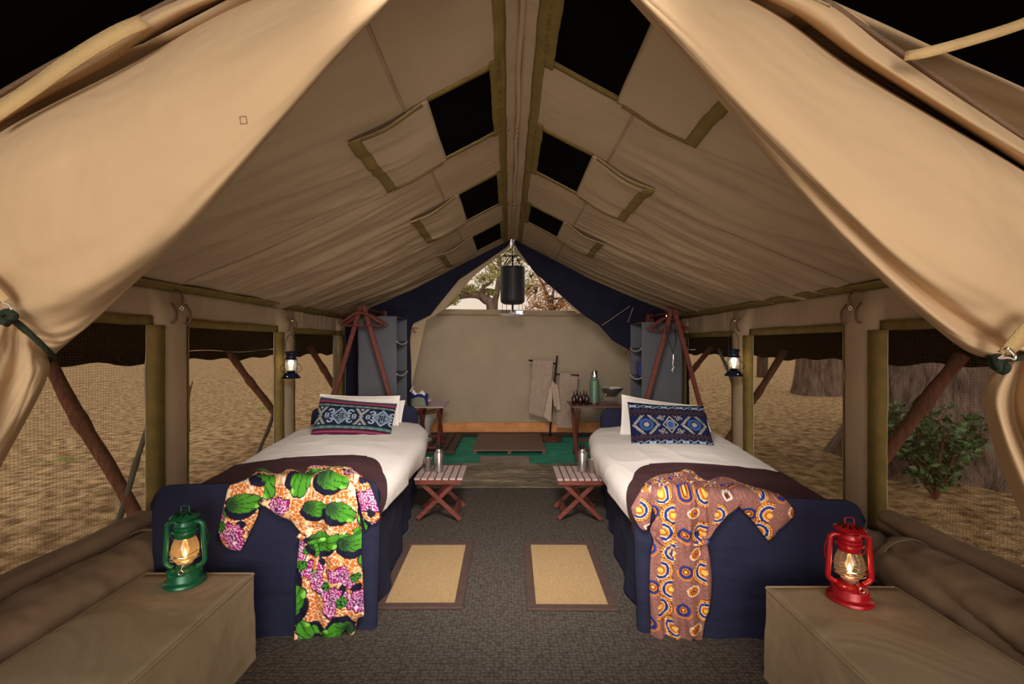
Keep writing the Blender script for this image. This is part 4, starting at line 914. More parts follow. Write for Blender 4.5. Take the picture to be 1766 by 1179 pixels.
# ------------------------------------------------------------------ canvas benches at the front
def bench(x0, x1, y1, z, label, side):
    t = thing('storage_bench', label, 'bench', ((x0 + x1) / 2, y1 / 2, 0))
    y0 = -0.35; cx = (x0 + x1) / 2; cy = y1 / 2
    b = MB(); n = 60; m_ = 30
    def sheet(f, nu, nv): U, V = np.meshgrid(np.linspace(0, 1, nu), np.linspace(0, 1, nv), indexing='ij'); b.grid(f(U, V))
    W = x1 - x0; D = y1 - y0
    e = lambda U: np.minimum(U, 1 - U)
    rd = lambda U, V: 0.010 * (1 - sstep(0, 0.03, np.minimum(e(U) * 1.0, e(V) * 2)))
    topf = lambda U, V: np.stack([x0 - cx + U * W, y0 - cy + V * D, z - rd(U, V) + 0.004 * fbm(U * 2, V * 5, 4) * sstep(0, .1, e(U)) - 0.006 * np.exp(-((V - .62) / .01) ** 2) * sstep(0, .1, e(U))], -1)
    sheet(topf, 60, 130)
    def sd(U, V, x, s): return np.stack([x - cx + s * (0.010 * sstep(1, 0.2, V) + 0.006 * fbm(U * 6, V * 3, 6) * sstep(1, .85, V) - 0.01 * sstep(.94, 1, V)), y0 - cy + U * D, V * (z - 0.01) + 0.0], -1)
    sheet(lambda U, V: sd(U, V, x0, -1), 120, 30); sheet(lambda U, V: sd(U, V, x1, 1)[::-1], 120, 30)
    sheet(lambda U, V: np.stack([x0 - cx + U * W, y1 - cy + 0.006 * fbm(U * 4, V * 3, 6) * e(U) * 4 + 0.004, V * (z - 0.01)], -1)[::-1], 40, 30)
    sheet(lambda U, V: np.stack([x0 - cx + U * W, y0 - cy + 0 * U, V * (z - 0.01)], -1), 20, 10)
    b.build('canvas_cover', M_box, t, smooth='all')
    b2 = MB()
    for x in (x0 - cx, x1 - cx): b2.tube([(x + (0.003 if x > 0 else -0.003), y, z - 0.008) for y in np.linspace(y0 - cy, y1 - cy, 40)], 0.004, 6)
    b2.tube([(x, y1 - cy + .004, z - 0.008) for x in np.linspace(x0 - cx, x1 - cx, 20)], 0.004, 6)
    b2.build('piped_seam', M_box, t)
bench(-1.39, -0.98, 1.78, 0.33, 'khaki canvas covered bench under the green lantern, front left', -1)
bench(0.935, 1.40, 1.68, 0.33, 'khaki canvas covered bench under the red lantern, front right', 1)
# ------------------------------------------------------------------ lanterns
M_glassA = glass('amber_glass', (1.0, 0.80, 0.56, 1), 0.03, 0.45)
M_glassC = glass('clear_glass', (0.97, 0.93, 0.84, 1), 0.03, 0.15)
M_flame = emit('flame', (1.0, 0.55, 0.16, 1), 14.0)
M_mantle = emit('glowing_mantle', (1.0, 0.85, 0.62, 1), 6.0)
def arc(c, r, a0, a1, n, plane='xz'):
    out = []
    for t in np.linspace(a0, a1, n):
        out.append((c[0] + r * math.cos(t), c[1], c[2] + r * math.sin(t)))
    return out
def hurricane(label, loc, paint, gl, rz=0.0, capz=0.0, S=1.0, handle_up=True):
    t = thing('hurricane_lantern', label, 'lantern', loc, rz)
    s = S
    L = lambda p: [(r * s, z * s) for r, z in p]
    MB().lathe(L([(0.001, 0.0), (.066, 0.0), (.069, .004), (.067, .012), (.058, .017), (.055, .022), (.056, .040), (.052, .048), (.040, .056), (.024, .062), (.020, .066), (.001, .066)]), seg=40).build('base_tank', paint, t)
    fc = MB().lathe(L([(.001, 0), (.015, 0), (.016, .002), (.016, .008), (.013, .010), (.001, .0105)]), seg=20, c=(-.034 * s, -.026 * s, .050 * s)); fc.build('filler_cap', paint, t)
    MB().lathe(L([(.001, .064), (.023, .064), (.026, .068), (.026, .074), (.022, .078), (.014, .082), (.010, .092), (.001, .094)]), seg=28).build('burner', M_steel, t)
    kn = MB().tube([(0.004 * s, -.024 * s, .070 * s), (0.010 * s, -.052 * s, .064 * s)], .0018 * s, 6); kn.tube([(0.012 * s + .008 * s * math.cos(a), -.054 * s, .060 * s + .008 * s * math.sin(a)) for a in np.linspace(0, 6.28, 14)[:-1]], .0018 * s, 6, closed=True); kn.build('wick_knob', M_chrome, t)
    MB().lathe(L([(.027, .078), (.037, .088), (.043, .104), (.045, .120), (.042, .140), (.036, .158), (.031, .168), (.030, .172)]), seg=40, cap=False).build('glass_globe', gl, t, smooth='all')
    MB().lathe(L([(.0005, .092), (.005, .096), (.0065, .102), (.005, .110), (.002, .120), (.0003, .126)]), seg=12).build('flame', M_flame, t, smooth='all')
    MB().lathe(L([(.001, .168), (.031, .168), (.033, .172), (.033, .184), (.040, .187), (.043, .191), (.040, .196), (.034, .198), (.034, .206), (.038, .209), (.034, .213), (.033, .226), (.030, .230), (.001, .230)]), seg=36).build('chimney', paint, t)
    cp = MB().lathe(L([(.001, .238), (.030, .236), (.046, .240), (.048, .243), (.040, .250), (.022, .256), (.001, .258)]), seg=36)
    cp.lathe(L([(.024, .228), (.024, .240)]), seg=20); cap = cp.build('cap', paint, t)
    sl = MB()
    for k in range(10):
        a = k * 2 * math.pi / 10; sl.beam((.020 * s * math.cos(a), .020 * s * math.sin(a), .2575 * s), (.037 * s * math.cos(a), .037 * s * math.sin(a), .2525 * s), .005 * s, .002 * s, 0)
    sl.build('vent_slots', M_blackp, cap)
    for sx_ in (-1, 1):
        pts = [(sx_ * x * s, 0, z * s) for x, z in ((.030, .222), (.046, .222), (.057, .214), (.060, .200), (.0625, .150), (.066, .090), (.064, .074), (.054, .063), (.040, .056))]
        MB().tube(catmull(pts, 34), .0085 * s, 12).build('side_tube', paint, t, smooth='all')
        MB().lathe(L([(.001, 0), (.006, 0), (.007, .004), (.004, .008), (.001, .009)]), c=(sx_ * .062 * s, 0, .212 * s), seg=12).build('bail_lug', paint, t)
    if handle_up: pts = [(.012 * s * math.cos(a), 0, (.258 + .022 * math.sin(a)) * s) for a in np.linspace(0, math.pi, 12)]
    MB().tube(catmull([(-.013 * s, 0, .254 * s), (-.014 * s, 0, .272 * s), (-.010 * s, 0, .280 * s), (.010 * s, 0, .280 * s), (.014 * s, 0, .272 * s), (.013 * s, 0, .254 * s)], 24), .0018 * s, 6).build('lift_ring', paint, t)
    # carrying bail hanging down behind and the globe guard wires
    MB().tube(catmull([(-.066 * s, 0, .214 * s), (-.064 * s, .030 * s, .160 * s), (-.045 * s, .058 * s, .110 * s), (0, .068 * s, .098 * s), (.045 * s, .058 * s, .110 * s), (.064 * s, .030 * s, .160 * s), (.066 * s, 0, .214 * s)], 40), .0017 * s, 6).build('bail', M_steel if False else paint, t)
    g = MB()
    for k, (z0_, z1_) in enumerate(((.098, .122), (.122, .098))):
        pts = [(.0475 * s * math.sin(a), -.0475 * s * math.cos(a), (z0_ + (z1_ - z0_) * (a + 1.4) / 2.8) * s) for a in np.linspace(-1.4, 1.4, 20)]; g.tube(pts, .0014 * s, 6)
    ringp = [(.046 * s * math.cos(a), .046 * s * math.sin(a), .094 * s) for a in np.linspace(0, 6.283, 30)[:-1]]; g.tube(ringp, .0014 * s, 6, closed=True)
    g.build('wire_guard', M_chrome, t)
    l = bpy.data.lights.new('lantern_light', 'POINT'); lo = bpy.data.objects.new('lantern_light', l); COL.objects.link(lo); lo.parent = t; lo.location = (0, 0, .112 * s)
    l.energy = 0.16; l.color = (1.0, 0.55, 0.22); l.shadow_soft_size = 0.012
    return t
M_pgreen = mat('green_enamel', srgb(22, 98, 62), 0.28, 0.2, var=0.12, vscale=12, spec=0.6, bump=0.05, bscale=60)
M_pred = mat('red_enamel', srgb(172, 14, 26), 0.28, 0.2, var=0.12, vscale=12, spec=0.6, bump=0.05, bscale=60)
gl = hurricane('green hurricane lantern with amber glass on the left bench', (-1.185, 1.70, 0.331), M_pgreen, M_glassA, rz=.15)
rl = hurricane('red hurricane lantern with lit flame on the right bench', (1.165, 1.585, 0.331), M_pred, M_glassC, rz=-.2)

M_pblue = mat('dark_blue_enamel', srgb(20, 26, 52), 0.25, 0.3, var=0.1, spec=0.6)
def hanging(label, x, y, z, side):
    t = thing('hanging_lantern', label, 'lantern', (x, y, z))
    MB().lathe([(.001, 0), (.068, 0), (.070, .004), (.062, .012), (.052, .026), (.046, .034), (.044, .040), (.001, .040)], seg=32).build('base', M_pblue, t)
    MB().lathe([(.001, .040), (.026, .040), (.030, .052), (.026, .060), (.001, .062)], seg=20).build('burner', M_dark, t)
    MB().lathe([(.030, .058), (.038, .075), (.040, .100), (.038, .130), (.034, .145)], seg=28, cap=False).build('glass_chimney', M_glassC, t, smooth='all')
    MB().lathe([(.003, .100), (.014, .104), (.020, .116), (.018, .132), (.008, .138)], seg=16).build('mantle', M_mantle, t, smooth='all')
    MB().lathe([(.001, .140), (.042, .142), (.044, .148), (.036, .156), (.036, .182), (.040, .188), (.042, .200), (.036, .206), (.001, .210)], seg=28).build('hood', M_pblue, t)
    for sx_ in (-1, 1):
        MB().tube([(sx_ * .044, 0, .036), (sx_ * .044, 0, .150)], .004, 8).build('side_rod', M_pblue, t)
        MB().tube(catmull([(sx_ * .050, 0, .045), (sx_ * .074, 0, .060), (sx_ * .080, 0, .085), (sx_ * .060, 0, .108), (sx_ * .046, 0, .100)], 20), .002, 6).build('side_wire', M_dark, t)
    MB().lathe([(.001, 0), (.008, 0), (.008, .006), (.001, .007)], c=(0, -.058, .014), seg=12).build('gauge', M_chrome, t)
    top = 0.335
    MB().tube(catmull([(-.036, 0, .190), (-.040, 0, .24), (-.036, 0, .295), (0, 0, top), (.032, 0, .295), (.036, 0, .24), (.036, 0, .190)], 36), .0022, 6).build('bail', M_dark, t)
    MB().tube(catmull([(0, 0, top - .006), (0.004, 0, top + .02), (side * .01, 0, top + .05), (side * .02, 0, top + .09)], 14), .003, 6).build('hanging_cord', M_leather, t)
    l = bpy.data.lights.new('lantern_light', 'POINT'); lo = bpy.data.objects.new('lantern_light', l); COL.objects.link(lo); lo.parent = t; lo.location = (0, 0, .105)
    l.energy = 0.7; l.color = (1.0, 0.80, 0.52); l.shadow_soft_size = 0.02
hanging('dark blue lantern hung on the second post of the left wall', -1.665, 3.55, P(0, 652, 3.55).z, -1)
hanging('dark blue lantern hung on the second post of the right wall', 1.725, 3.55, P(0, 648, 3.55).z, 1)

# ------------------------------------------------------------------ folding slatted side tables
def stool(label, x0, x1, y0, y1, z):
    cx, cy = (x0 + x1) / 2, (y0 + y1) / 2; t = thing('folding_table', label, 'side table', (cx, cy, 0)); W = x1 - x0; D = y1 - y0; n = 7; sw = W / n
    for i in range(n):
        MB().box(-W / 2 + i * sw + .004, -W / 2 + (i + 1) * sw - .005, -D / 2, D / 2, z - .014, z, .002).build('slat', M_slat, t, smooth=False)
    for s_ in (-1, 1):
        yy = s_ * (D / 2 - .014); MB().box(-W / 2 + .008, W / 2 - .012, yy - .009, yy + .009, z - .045, z - .0145, .003).build('rail', M_wood, t, smooth=False)
        y1_ = s_ * (D / 2 - .036); y2_ = s_ * (D / 2 - .054)
        MB().beam((-W / 2 + .035, y1_, z - .03), (W / 2 - .02, y1_, .012), .014, .030, .003, up=(0, 0, 1)).build('leg', M_wood, t, smooth=False)
        MB().beam((W / 2 - .045, y2_ , z - .03), (-W / 2 + .015, y2_, .012), .014, .030, .003, up=(0, 0, 1)).build('leg', M_wood, t, smooth=False)
        for (px, pz) in ((0.0, z / 2 - .01), (-W / 2 + .028, z - .03)):
            MB().tube([(px, yy - s_ * -.010, pz), (px, y1_ + s_ * .012, pz)], .005, 10).build('bolt', M_chrome, t)
    MB().beam((W / 2 - .055, -D / 2 + .045, .055), (W / 2 - .055, D / 2 - .045, .055), .012, .045, .002, up=(-.6, 0, 1)).build('stretcher', M_wood, t, smooth=False)
    MB().beam((-W / 2 + .055, -D / 2 + .06, .06), (-W / 2 + .055, D / 2 - .06, .06), .012, .045, .002, up=(.6, 0, 1)).build('stretcher', M_wood, t, smooth=False)
    return t
stool('small slatted folding table beside the left bed', -.640, -.305, 3.12, 3.46, .305)
stool('small slatted folding table beside the right bed', .325, .655, 3.12, 3.46, .300)
def flask(label, x, y, z):
    t = thing('water_bottle', label, 'bottle', (x, y, z))
    MB().lathe([(.001, 0), (.031, 0), (.033, .004), (.034, .01), (.034, .125), (.030, .138), (.021, .148), (.019, .152), (.019, .164), (.001, .165)], seg=32).build('body', M_steel, t)
    MB().lathe([(.001, 0), (.021, 0), (.022, .004), (.021, .018), (.012, .024), (.010, .032), (.001, .034)], c=(0, 0, .165), seg=24).build('cap', M_blackp, t)
    MB().lathe([(.001, 0), (.020, 0), (.020, .006), (.001, .007)], c=(0, 0, .176), seg=24).build('cap_band', M_chrome, t)
    MB().tube([(.011 * math.cos(a), 0, .198 + .011 * math.sin(a)) for a in np.linspace(-.3, 3.44, 14)], .0025, 6).build('carry_loop', M_blackp, t)
def cup(label, x, y, z):
    o = MB().lathe([(.001, .002), (.022, .002), (.023, 0), (.025, .003), (.030, .085), (.032, .088), (.032, .092), (.029, .092), (.028, .085), (.023, .006), (.001, .006)], seg=28, cap=False).build('tumbler', M_steel); o.location = (x, y, z); tag(o, label, 'cup')
flask('steel water bottle on the folding table by the left bed', P(757, 0, 3.28).x, 3.28, .305); cup('steel tumbler left of the bottle by the left bed', P(738, 0, 3.30).x, 3.30, .305)
flask('steel water bottle on the folding table by the right bed', P(1004, 0, 3.30).x, 3.30, .300); cup('steel tumbler right of the bottle by the right bed', P(1021, 0, 3.28).x, 3.28, .300)

# ------------------------------------------------------------------ sisal mats
M_sisal = bpy.data.materials.new('sisal'); M_sisal.use_nodes = True
def sisal(m):
    nt = m.node_tree; N = nt.nodes; L = nt.links; b = N['Principled BSDF']; b.inputs['Roughness'].default_value = .95; b.inputs['Specular IOR Level'].default_value = .1
    tcn = N.new('ShaderNodeTexCoord'); sp = N.new('ShaderNodeSeparateXYZ'); L.new(tcn.outputs['Object'], sp.inputs[0])
    def M(op, a, v=None, b2=None):
        n = N.new('ShaderNodeMath'); n.operation = op
        L.new(a, n.inputs[0]) if not isinstance(a, float) else None
        if b2 is not None: L.new(b2, n.inputs[1])
        elif v is not None: n.inputs[1].default_value = v
        return n.outputs[0]
    zz = M('PINGPONG', sp.outputs['X'], .012); s1 = M('ADD', zz, b2=sp.outputs['Y']); s2 = M('MULTIPLY', s1, 900.0); s3 = M('SINE', s2)
    nz = N.new('ShaderNodeTexNoise'); nz.inputs['Scale'].default_value = 300; nz.inputs['Detail'].default_value = 2; L.new(tcn.outputs['Object'], nz.inputs['Vector'])
    s4 = M('MULTIPLY', s3, .22); s5 = M('ADD', s4, b2=nz.outputs['Fac'])
    cr_ = N.new('ShaderNodeValToRGB'); cr_.color_ramp.elements[0].position = .25; cr_.color_ramp.elements[0].color = srgb(128, 96, 62); cr_.color_ramp.elements[1].position = .8; cr_.color_ramp.elements[1].color = srgb(218, 184, 136)
    L.new(s5, cr_.inputs[0]); L.new(cr_.outputs[0], b.inputs['Base Color'])
    bp = N.new('ShaderNodeBump'); bp.inputs['Strength'].default_value = .5; bp.inputs['Distance'].default_value = .004; L.new(s5, bp.inputs['Height']); L.new(bp.outputs[0], b.inputs['Normal'])
sisal(M_sisal)
def mat_rug(label, c, w_, h, rz):
    t = thing('sisal_mat', label, 'mat', (c[0], c[1], 0), rz); bw_ = .042
    MB().box(-w_ / 2 + bw_ - .004, w_ / 2 - bw_ + .004, -h / 2 + bw_ - .004, h / 2 - bw_ + .004, .001, .009, .002).build('weave', M_sisal, t, smooth=False)
    for (x0, x1, y0, y1) in ((-w_ / 2, w_ / 2, -h / 2, -h / 2 + bw_), (-w_ / 2, w_ / 2, h / 2 - bw_, h / 2), (-w_ / 2, -w_ / 2 + bw_, -h / 2 + bw_, h / 2 - bw_), (w_ / 2 - bw_, w_ / 2, -h / 2 + bw_, h / 2 - bw_)):
        MB().box(x0, x1, y0, y1, .001, .012, .003).build('binding', M_brown, t, smooth=False)
mat_rug('sisal mat with brown binding beside the left bed', (-.413, 2.455), .405, .705, math.radians(.5))
mat_rug('sisal mat with brown binding beside the right bed', (.295, 2.45), .415, .72, math.radians(-.5))

# ------------------------------------------------------------------ wardrobes: A-frame rails, hangers, hanging organisers
def rail_stand(label, x, y0, y1, z, sp, lean=0.0, sp2=.25):
    t = thing('clothes_rail', label, 'clothes rack', (x, y0, 0))
    for yy in (0, y1 - y0):
        for s_ in (-1, 1): MB().beam((s_ * .012 + lean, yy + s_ * .0, z), (s_ * (sp if yy == 0 else sp2), yy, .002), .040, .022, .003, up=(0, 1, 0)).build('leg', M_wood, t, smooth=False)
    for yy in (0, y1 - y0): MB().tube([(lean, yy - .02, z - .03), (lean, yy + .02, z - .03)], .012, 10).build('joint_bolt', M_dark, t)
    MB().tube([(lean, -.06, z - .028), (lean, y1 - y0 + .03, z - .028)], .014, 12).build('rail', M_wood, t)
    return t
def hanger(label, x, y, z, rz, W=.40, group=None):
    t = thing('clothes_hanger', label, 'hanger', (x, y, z), rz, group)
    pts = [(-W / 2, 0, -.155), (-W / 2 + .05, 0, -.125), (-.06, 0, -.065), (0, 0, -.05), (.06, 0, -.065), (W / 2 - .05, 0, -.125), (W / 2, 0, -.155)]
    MB().tube(catmull(pts, 30), [.007 + .006 * math.sin(math.pi * k / 29) for k in range(30)], 8).build('shoulder', M_wood, t)
    MB().tube([(-W / 2 + .02, 0, -.165), (W / 2 - .02, 0, -.165)], .006, 8).build('trouser_bar', M_wood, t)
    MB().tube(catmull([(0, 0, -.05), (0, 0, -.02), (.016, 0, .004), (.004, 0, .022), (-.016, 0, .010)], 18), .0022, 6).build('hook', M_chrome, t)
    for s_ in (-1, 1): MB().tube([(s_ * (W / 2 - .02), 0, -.165), (s_ * (W / 2 - .01), 0, -.15)], .004, 6).build('end_clip', M_chrome, t)
    return t
def organiser(label, x0, x1, y0, y1, z0_, z1_, shelves, side, extra=()):
    """grey canvas hanging shelves, open towards the aisle (side=+1: opening on +x)"""
    cx, cy = (x0 + x1) / 2, (y0 + y1) / 2; t = thing('canvas_shelf', label, 'hanging shelf', (cx, cy, z0_)); W = (x1 - x0) / 2; D = (y1 - y0) / 2; H = z1_ - z0_
    def pan(nm, axis, pos, a0, a1):
        U, V = np.meshgrid(np.linspace(a0, a1, 24), np.linspace(0, H, 40), indexing='ij'); w_ = .008 * fbm(U * 6, V * 3, 4 + len(nm)) * np.sin(V / H * np.pi)
        A = np.stack([U, pos + w_, V], -1) if axis == 'y' else np.stack([pos + w_, U, V], -1)
        return MB().grid(A).build(nm, M_grey, t, smooth='all', solid=.006)
    pan('front_panel', 'y', -D, -W, W); pan('back_panel', 'y', D, -W, W); pan('outer_panel', 'x', -side * W, -D, D)
    MB().box(-W, W, -D, D, H - .008, H, .003).build('top_panel', M_grey, t); MB().box(-W, W, -D, D, 0, .01, .003).build('bottom_panel', M_grey, t)
    MB().tube([(side * W, -D, 0), (side * W, -D, H)], .004, 6).build('piping', M_grey2 if False else M_grey, t)
    for zz in shelves:
        U, V = np.meshgrid(np.linspace(-W, W, 12), np.linspace(-D, D, 14), indexing='ij')
        MB().grid(np.stack([U, V, zz - z0_ - .03 * (1 - (V / D) ** 2)], -1)).build('shelf', M_grey, t, smooth='all', solid=.008)
        pts = [(side * (W + .003), v, zz - z0_ - .03 * (1 - (v / D) ** 2)) for v in np.linspace(-D, D, 16)]
        MB().tube(pts, .007, 8).build('shelf_piping', M_grey2, t)
    return t
rail_stand('mahogany A-frame clothes rail behind the head of the left bed', P(626, 0, 4.3).x, 4.28, 5.02, P(0, 526, 4.28).z, .47)
rail_stand('mahogany A-frame clothes rail behind the head of the right bed', P(1159, 0, 4.3).x, 4.28, 4.98, P(0, 533, 4.28).z, .43)
xr = P(626, 0, 4.3).x; zr = P(0, 526, 4.28).z - .028 + .016
ORD = ['foremost', 'second', 'third', 'fourth', 'rearmost']
for i, (y, rz, dx) in enumerate(((4.23, .12, -.02), (4.335, .05, .03), (4.36, -.06, .04), (4.39, .1, .045), (4.42, .0, .03))):
    hanger('wooden clothes hanger, %s of the five on the rail behind the left bed' % ORD[i], xr + dx * .0, y, zr - .012, rz, W=.40, group='wooden hangers on the left clothes rail')
xr2 = P(1159, 0, 4.3).x; zr2 = P(0, 533, 4.28).z - .028 + .016
for i, (y, rz) in enumerate(((4.34, .08), (4.38, -.08), (4.42, .15))):
    hanger('wooden clothes hanger, %s of the three on the rail behind the right bed' % ('foremost', 'middle', 'rearmost')[i], xr2 - .01, y, zr2 - .012, rz, W=.40, group='wooden hangers on the right clothes rail')
organiser('grey canvas hanging shelf unit on the left clothes rail', P(618, 0, 4.5).x, P(683.5, 0, 4.5).x, 4.5, 4.97, .30, P(0, 545, 4.5).z, [P(0, 592, 4.8).z + .02, P(0, 645, 4.8).z + .02], 1)
organiser('grey canvas hanging shelf unit on the right clothes rail', P(1107, 0, 4.5).x, P(1176, 0, 4.5).x, 4.5, 4.92, .30, P(0, 555, 4.5).z, [P(0, 604, 4.7).z + .02, P(0, 652, 4.7).z + .02], -1)
MB_ = MB().box(-.03, .03, -.05, .05, 0, .15, .01).build('toiletry_pack', mat('blue_pack', srgb(60, 60, 120), .6), None); MB_.location = (P(1103, 0, 4.75).x, 4.72, P(0, 652, 4.7).z + .02); tag(MB_, 'small blue packet on the shelf of the right canvas shelf unit', 'packet')
# whistle / torch on a black cord on the right A-frame
tk = thing('key_cord', 'silver whistle on a black cord hung on the right clothes rail', 'cord', P(1160, 577, 4.2))
MB().tube([P(1150, 560, 4.24), P(1149, 576, 4.22), P(1161, 609, 4.2), P(1166, 585, 4.22), P(1163, 560, 4.24)], .004, 6).build('cord', M_blackp, tk, world=True)
MB().tube([P(1161, 611, 4.2), P(1161, 620, 4.2)], .007, 10).build('whistle', M_chrome, tk, world=True)
MB().tube([P(1161, 621, 4.2), P(1160, 630, 4.2), P(1162, 633, 4.2), P(1159, 638, 4.2), P(1161, 641, 4.2)], .005, 8).build('key', M_steel, tk, world=True)

# ------------------------------------------------------------------ bathroom
def folding_table(label, x0, x1, y0, y1, z, name='washstand_table'):
    cx, cy = (x0 + x1) / 2, (y0 + y1) / 2; t = thing(name, label, 'table', (cx, cy, 0)); W = (x1 - x0) / 2; D = (y1 - y0) / 2
    n = 5; sw = 2 * D / n
    for i in range(n): MB().box(-W, W, -D + i * sw + .002, -D + (i + 1) * sw - .002, z - .018, z, .003).build('plank', M_slat if x0 < 0 else M_deck, t, smooth=False)
    for s_ in (-1, 1):
        xx = s_ * (W - .07)
        MB().box(xx - .012, xx + .012, -D + .01, D - .01, z - .05, z - .0185, .002).build('rail', M_wood, t, smooth=False)
        MB().beam((xx + .008, -D + .04, z - .03), (xx + .008, D - .06, .004), .020, .036, .003, up=(1, 0, 0)).build('leg', M_wood, t, smooth=False)
        MB().beam((xx - .014, D - .04, z - .03), (xx - .014, -D + .06, .004), .020, .036, .003, up=(1, 0, 0)).build('leg', M_wood, t, smooth=False)
    MB().beam((-W + .07, -D + .10, .10), (W - .07, -D + .10, .10), .02, .03, .003).build('stretcher', M_wood, t, smooth=False)
    MB().beam((-W + .07, D - .12, .16), (W - .07, D - .12, .16), .02, .03, .003).build('stretcher', M_wood, t, smooth=False)
    return t
folding_table('wooden folding table beside the toilet, behind the left bed', -1.02, P(765, 0, 4.9).x, 4.9, 5.42, .552)
folding_table('dark folding washstand table with bottles and basin, behind the right bed', P(987, 0, 4.74).x, 1.18, 4.74, 5.2, .575)
# toilet
tt_ = thing('toilet', 'white ceramic toilet with wooden seat behind the left bed', 'toilet', (P(727, 0, 5.62).x, 5.62, 0))
U = np.linspace(0, 2 * math.pi, 41)[:-1]; rings = []
for (rx, ry, z, oy) in ((.13, .19, 0.0, .03), (.125, .185, .03, .03), (.10, .15, .10, .03), (.10, .15, .17, .02), (.135, .19, .26, .0), (.175, .235, .34, -.02), (.185, .25, .375, -.02), (.185, .25, .39, -.02), (.16, .22, .395, -.02), (.13, .18, .36, -.02), (.08, .10, .25, -.02)):
    rings.append([(rx * math.cos(a), oy + ry * math.sin(a), z) for a in U] + [(rx, oy, z)])
MB().grid(np.array(rings)[::-1]).build('bowl', M_ceramic, tt_, smooth='all')
M_seat = mat('pine_seat', srgb(168, 122, 78), .4, var=.15)
rg = []
for (k, z) in ((1.0, .395), (1.03, .405), (1.03, .42), (1.0, .428), (.68, .428), (.66, .415), (.66, .40), (.7, .395), (1.0, .395)):
    rg.append([(.19 * k * math.cos(a), -.02 + .255 * k * math.sin(a), z) for a in U] + [(.19 * k, -.02, z)])
MB().grid(np.array(rg)[::-1]).build('seat_ring', M_seat, tt_, smooth=True)
MB().lathe([(.001, 0), (.9, 0), (.93, .25), (.9, .5), (.001, .5)], seg=36).xf(Matrix.Translation((0, -.02, .432)) @ Matrix.Diagonal((.2, .265, .03, 1))).build('lid', M_seat, tt_)
# cloth bag with tissues on the left table
tb = thing('tissue_bag', 'blue and sage cloth bag with white tissues on the left table', 'bag', (P(724, 0, 5.0).x, 5.0, .552))
b = MB(); Uu, Vv = np.meshgrid(np.linspace(0, 2 * np.pi, 30), np.linspace(0, 1, 14), indexing='ij'); r = .095 * (1 - .25 * Vv ** 3) * (1 + .06 * np.sin(Uu * 5)); b.grid(np.stack([r * np.cos(Uu) * 1.1, r * np.sin(Uu) * .7, Vv * .10 * (1 + .1 * np.sin(Uu * 3))], -1)[::-1]); b.build('pouch', mat('sage_cloth', srgb(128, 130, 108), .9, var=.1), tb, smooth='all', solid=.004)
b = MB(); b.tube([(.078 * math.cos(a), .05 * math.sin(a), .10 + .012 * math.sin(3 * a)) for a in np.linspace(0, 6.28, 30)[:-1]], .016, 10, closed=True); b.build('blue_rim', mat('blue_cloth', srgb(34, 40, 110), .8), tb, smooth='all')
b = MB(); b.tube([(.075, -.03, .0), (.082, -.045, .04), (.07, -.04, .09)], .018, 10); b.build('blue_rim', MATS['blue_cloth'], tb, smooth='all')
Uu, Vv = np.meshgrid(np.linspace(-.075, .06, 20), np.linspace(-.04, .04, 10), indexing='ij'); MB().grid(np.stack([Uu, Vv, .125 + .02 * np.sin(Uu * 60) + .015 * np.cos(Vv * 60) - Uu * .15], -1)).build('tissue', M_white, tb, smooth='all', solid=.006)
MB().grid(np.stack([-.085 + Uu * .2, Vv * .6, .15 + .05 * (Uu + .07) / .13], -1)).build('tissue', M_white, tb, smooth='all', solid=.01)
MB().tube([(.085, -.03, .05), (.105, -.035, .055), (.125, -.03, .065)], .012, 8).build('pink_tie', mat('pink_cloth', srgb(214, 150, 170), .8), tb, smooth='all')
# duckboards
t = thing('duckboard', 'wide wooden duckboard in the middle of the green floor', 'duckboard', (.01, 5.6, 0)); n = 9; D = .97; sw = D / n
for i in range(n): MB().box(-.405, .405, -D / 2 + i * sw + .006, -D / 2 + (i + 1) * sw - .006, .028, .046, .003).build('slat', M_deck, t, smooth=False)
for x in (-.38, 0, .38): MB().box(x - .02, x + .02, -D / 2, D / 2, .0, .0275, .002).build('bearer', M_deck, t, smooth=False)
t = thing('duckboard', 'dark slatted duckboard in front of the toilet', 'duckboard', (-.89, 5.58, 0)); n = 6; sw = .1
for i in range(n): MB().box(-.3 + i * sw + .008, -.3 + (i + 1) * sw - .010, -.47, .47, .026, .044, .003).build('slat', mat('dark_slat', srgb(84, 62, 54), .7, var=.2, vscale=6, stretch=(10, 1, 1)), t, smooth=False)
for y in (-.44, 0, .44): MB().box(-.3, .3, y - .02, y + .02, 0, .0255, .002).build('bearer', MATS['dark_slat'], t, smooth=False)
# bath mat on the threshold
o = MB().grid(np.stack(np.meshgrid(np.linspace(-.29, .22, 60), np.linspace(4.56, 4.92, 30), indexing='ij') + [None], -1) if False else np.stack([*np.meshgrid(np.linspace(-.255, .255, 60), np.linspace(-.17, .17, 30), indexing='ij'), 0.006 * fbm(*[g_ * 9 for g_ in np.meshgrid(np.linspace(-.255, .255, 60), np.linspace(-.17, .17, 30), indexing='ij')], 4) + .012], -1)).build('bath_mat', mat('grey_terry', srgb(150, 128, 112), .98, bump=.8, bscale=150), None, smooth='all', solid=.012); o.location = (P(870, 0, 4.72).x, 4.74, .012); tag(o, 'grey brown terry bath mat on the green floor by the threshold', 'mat')
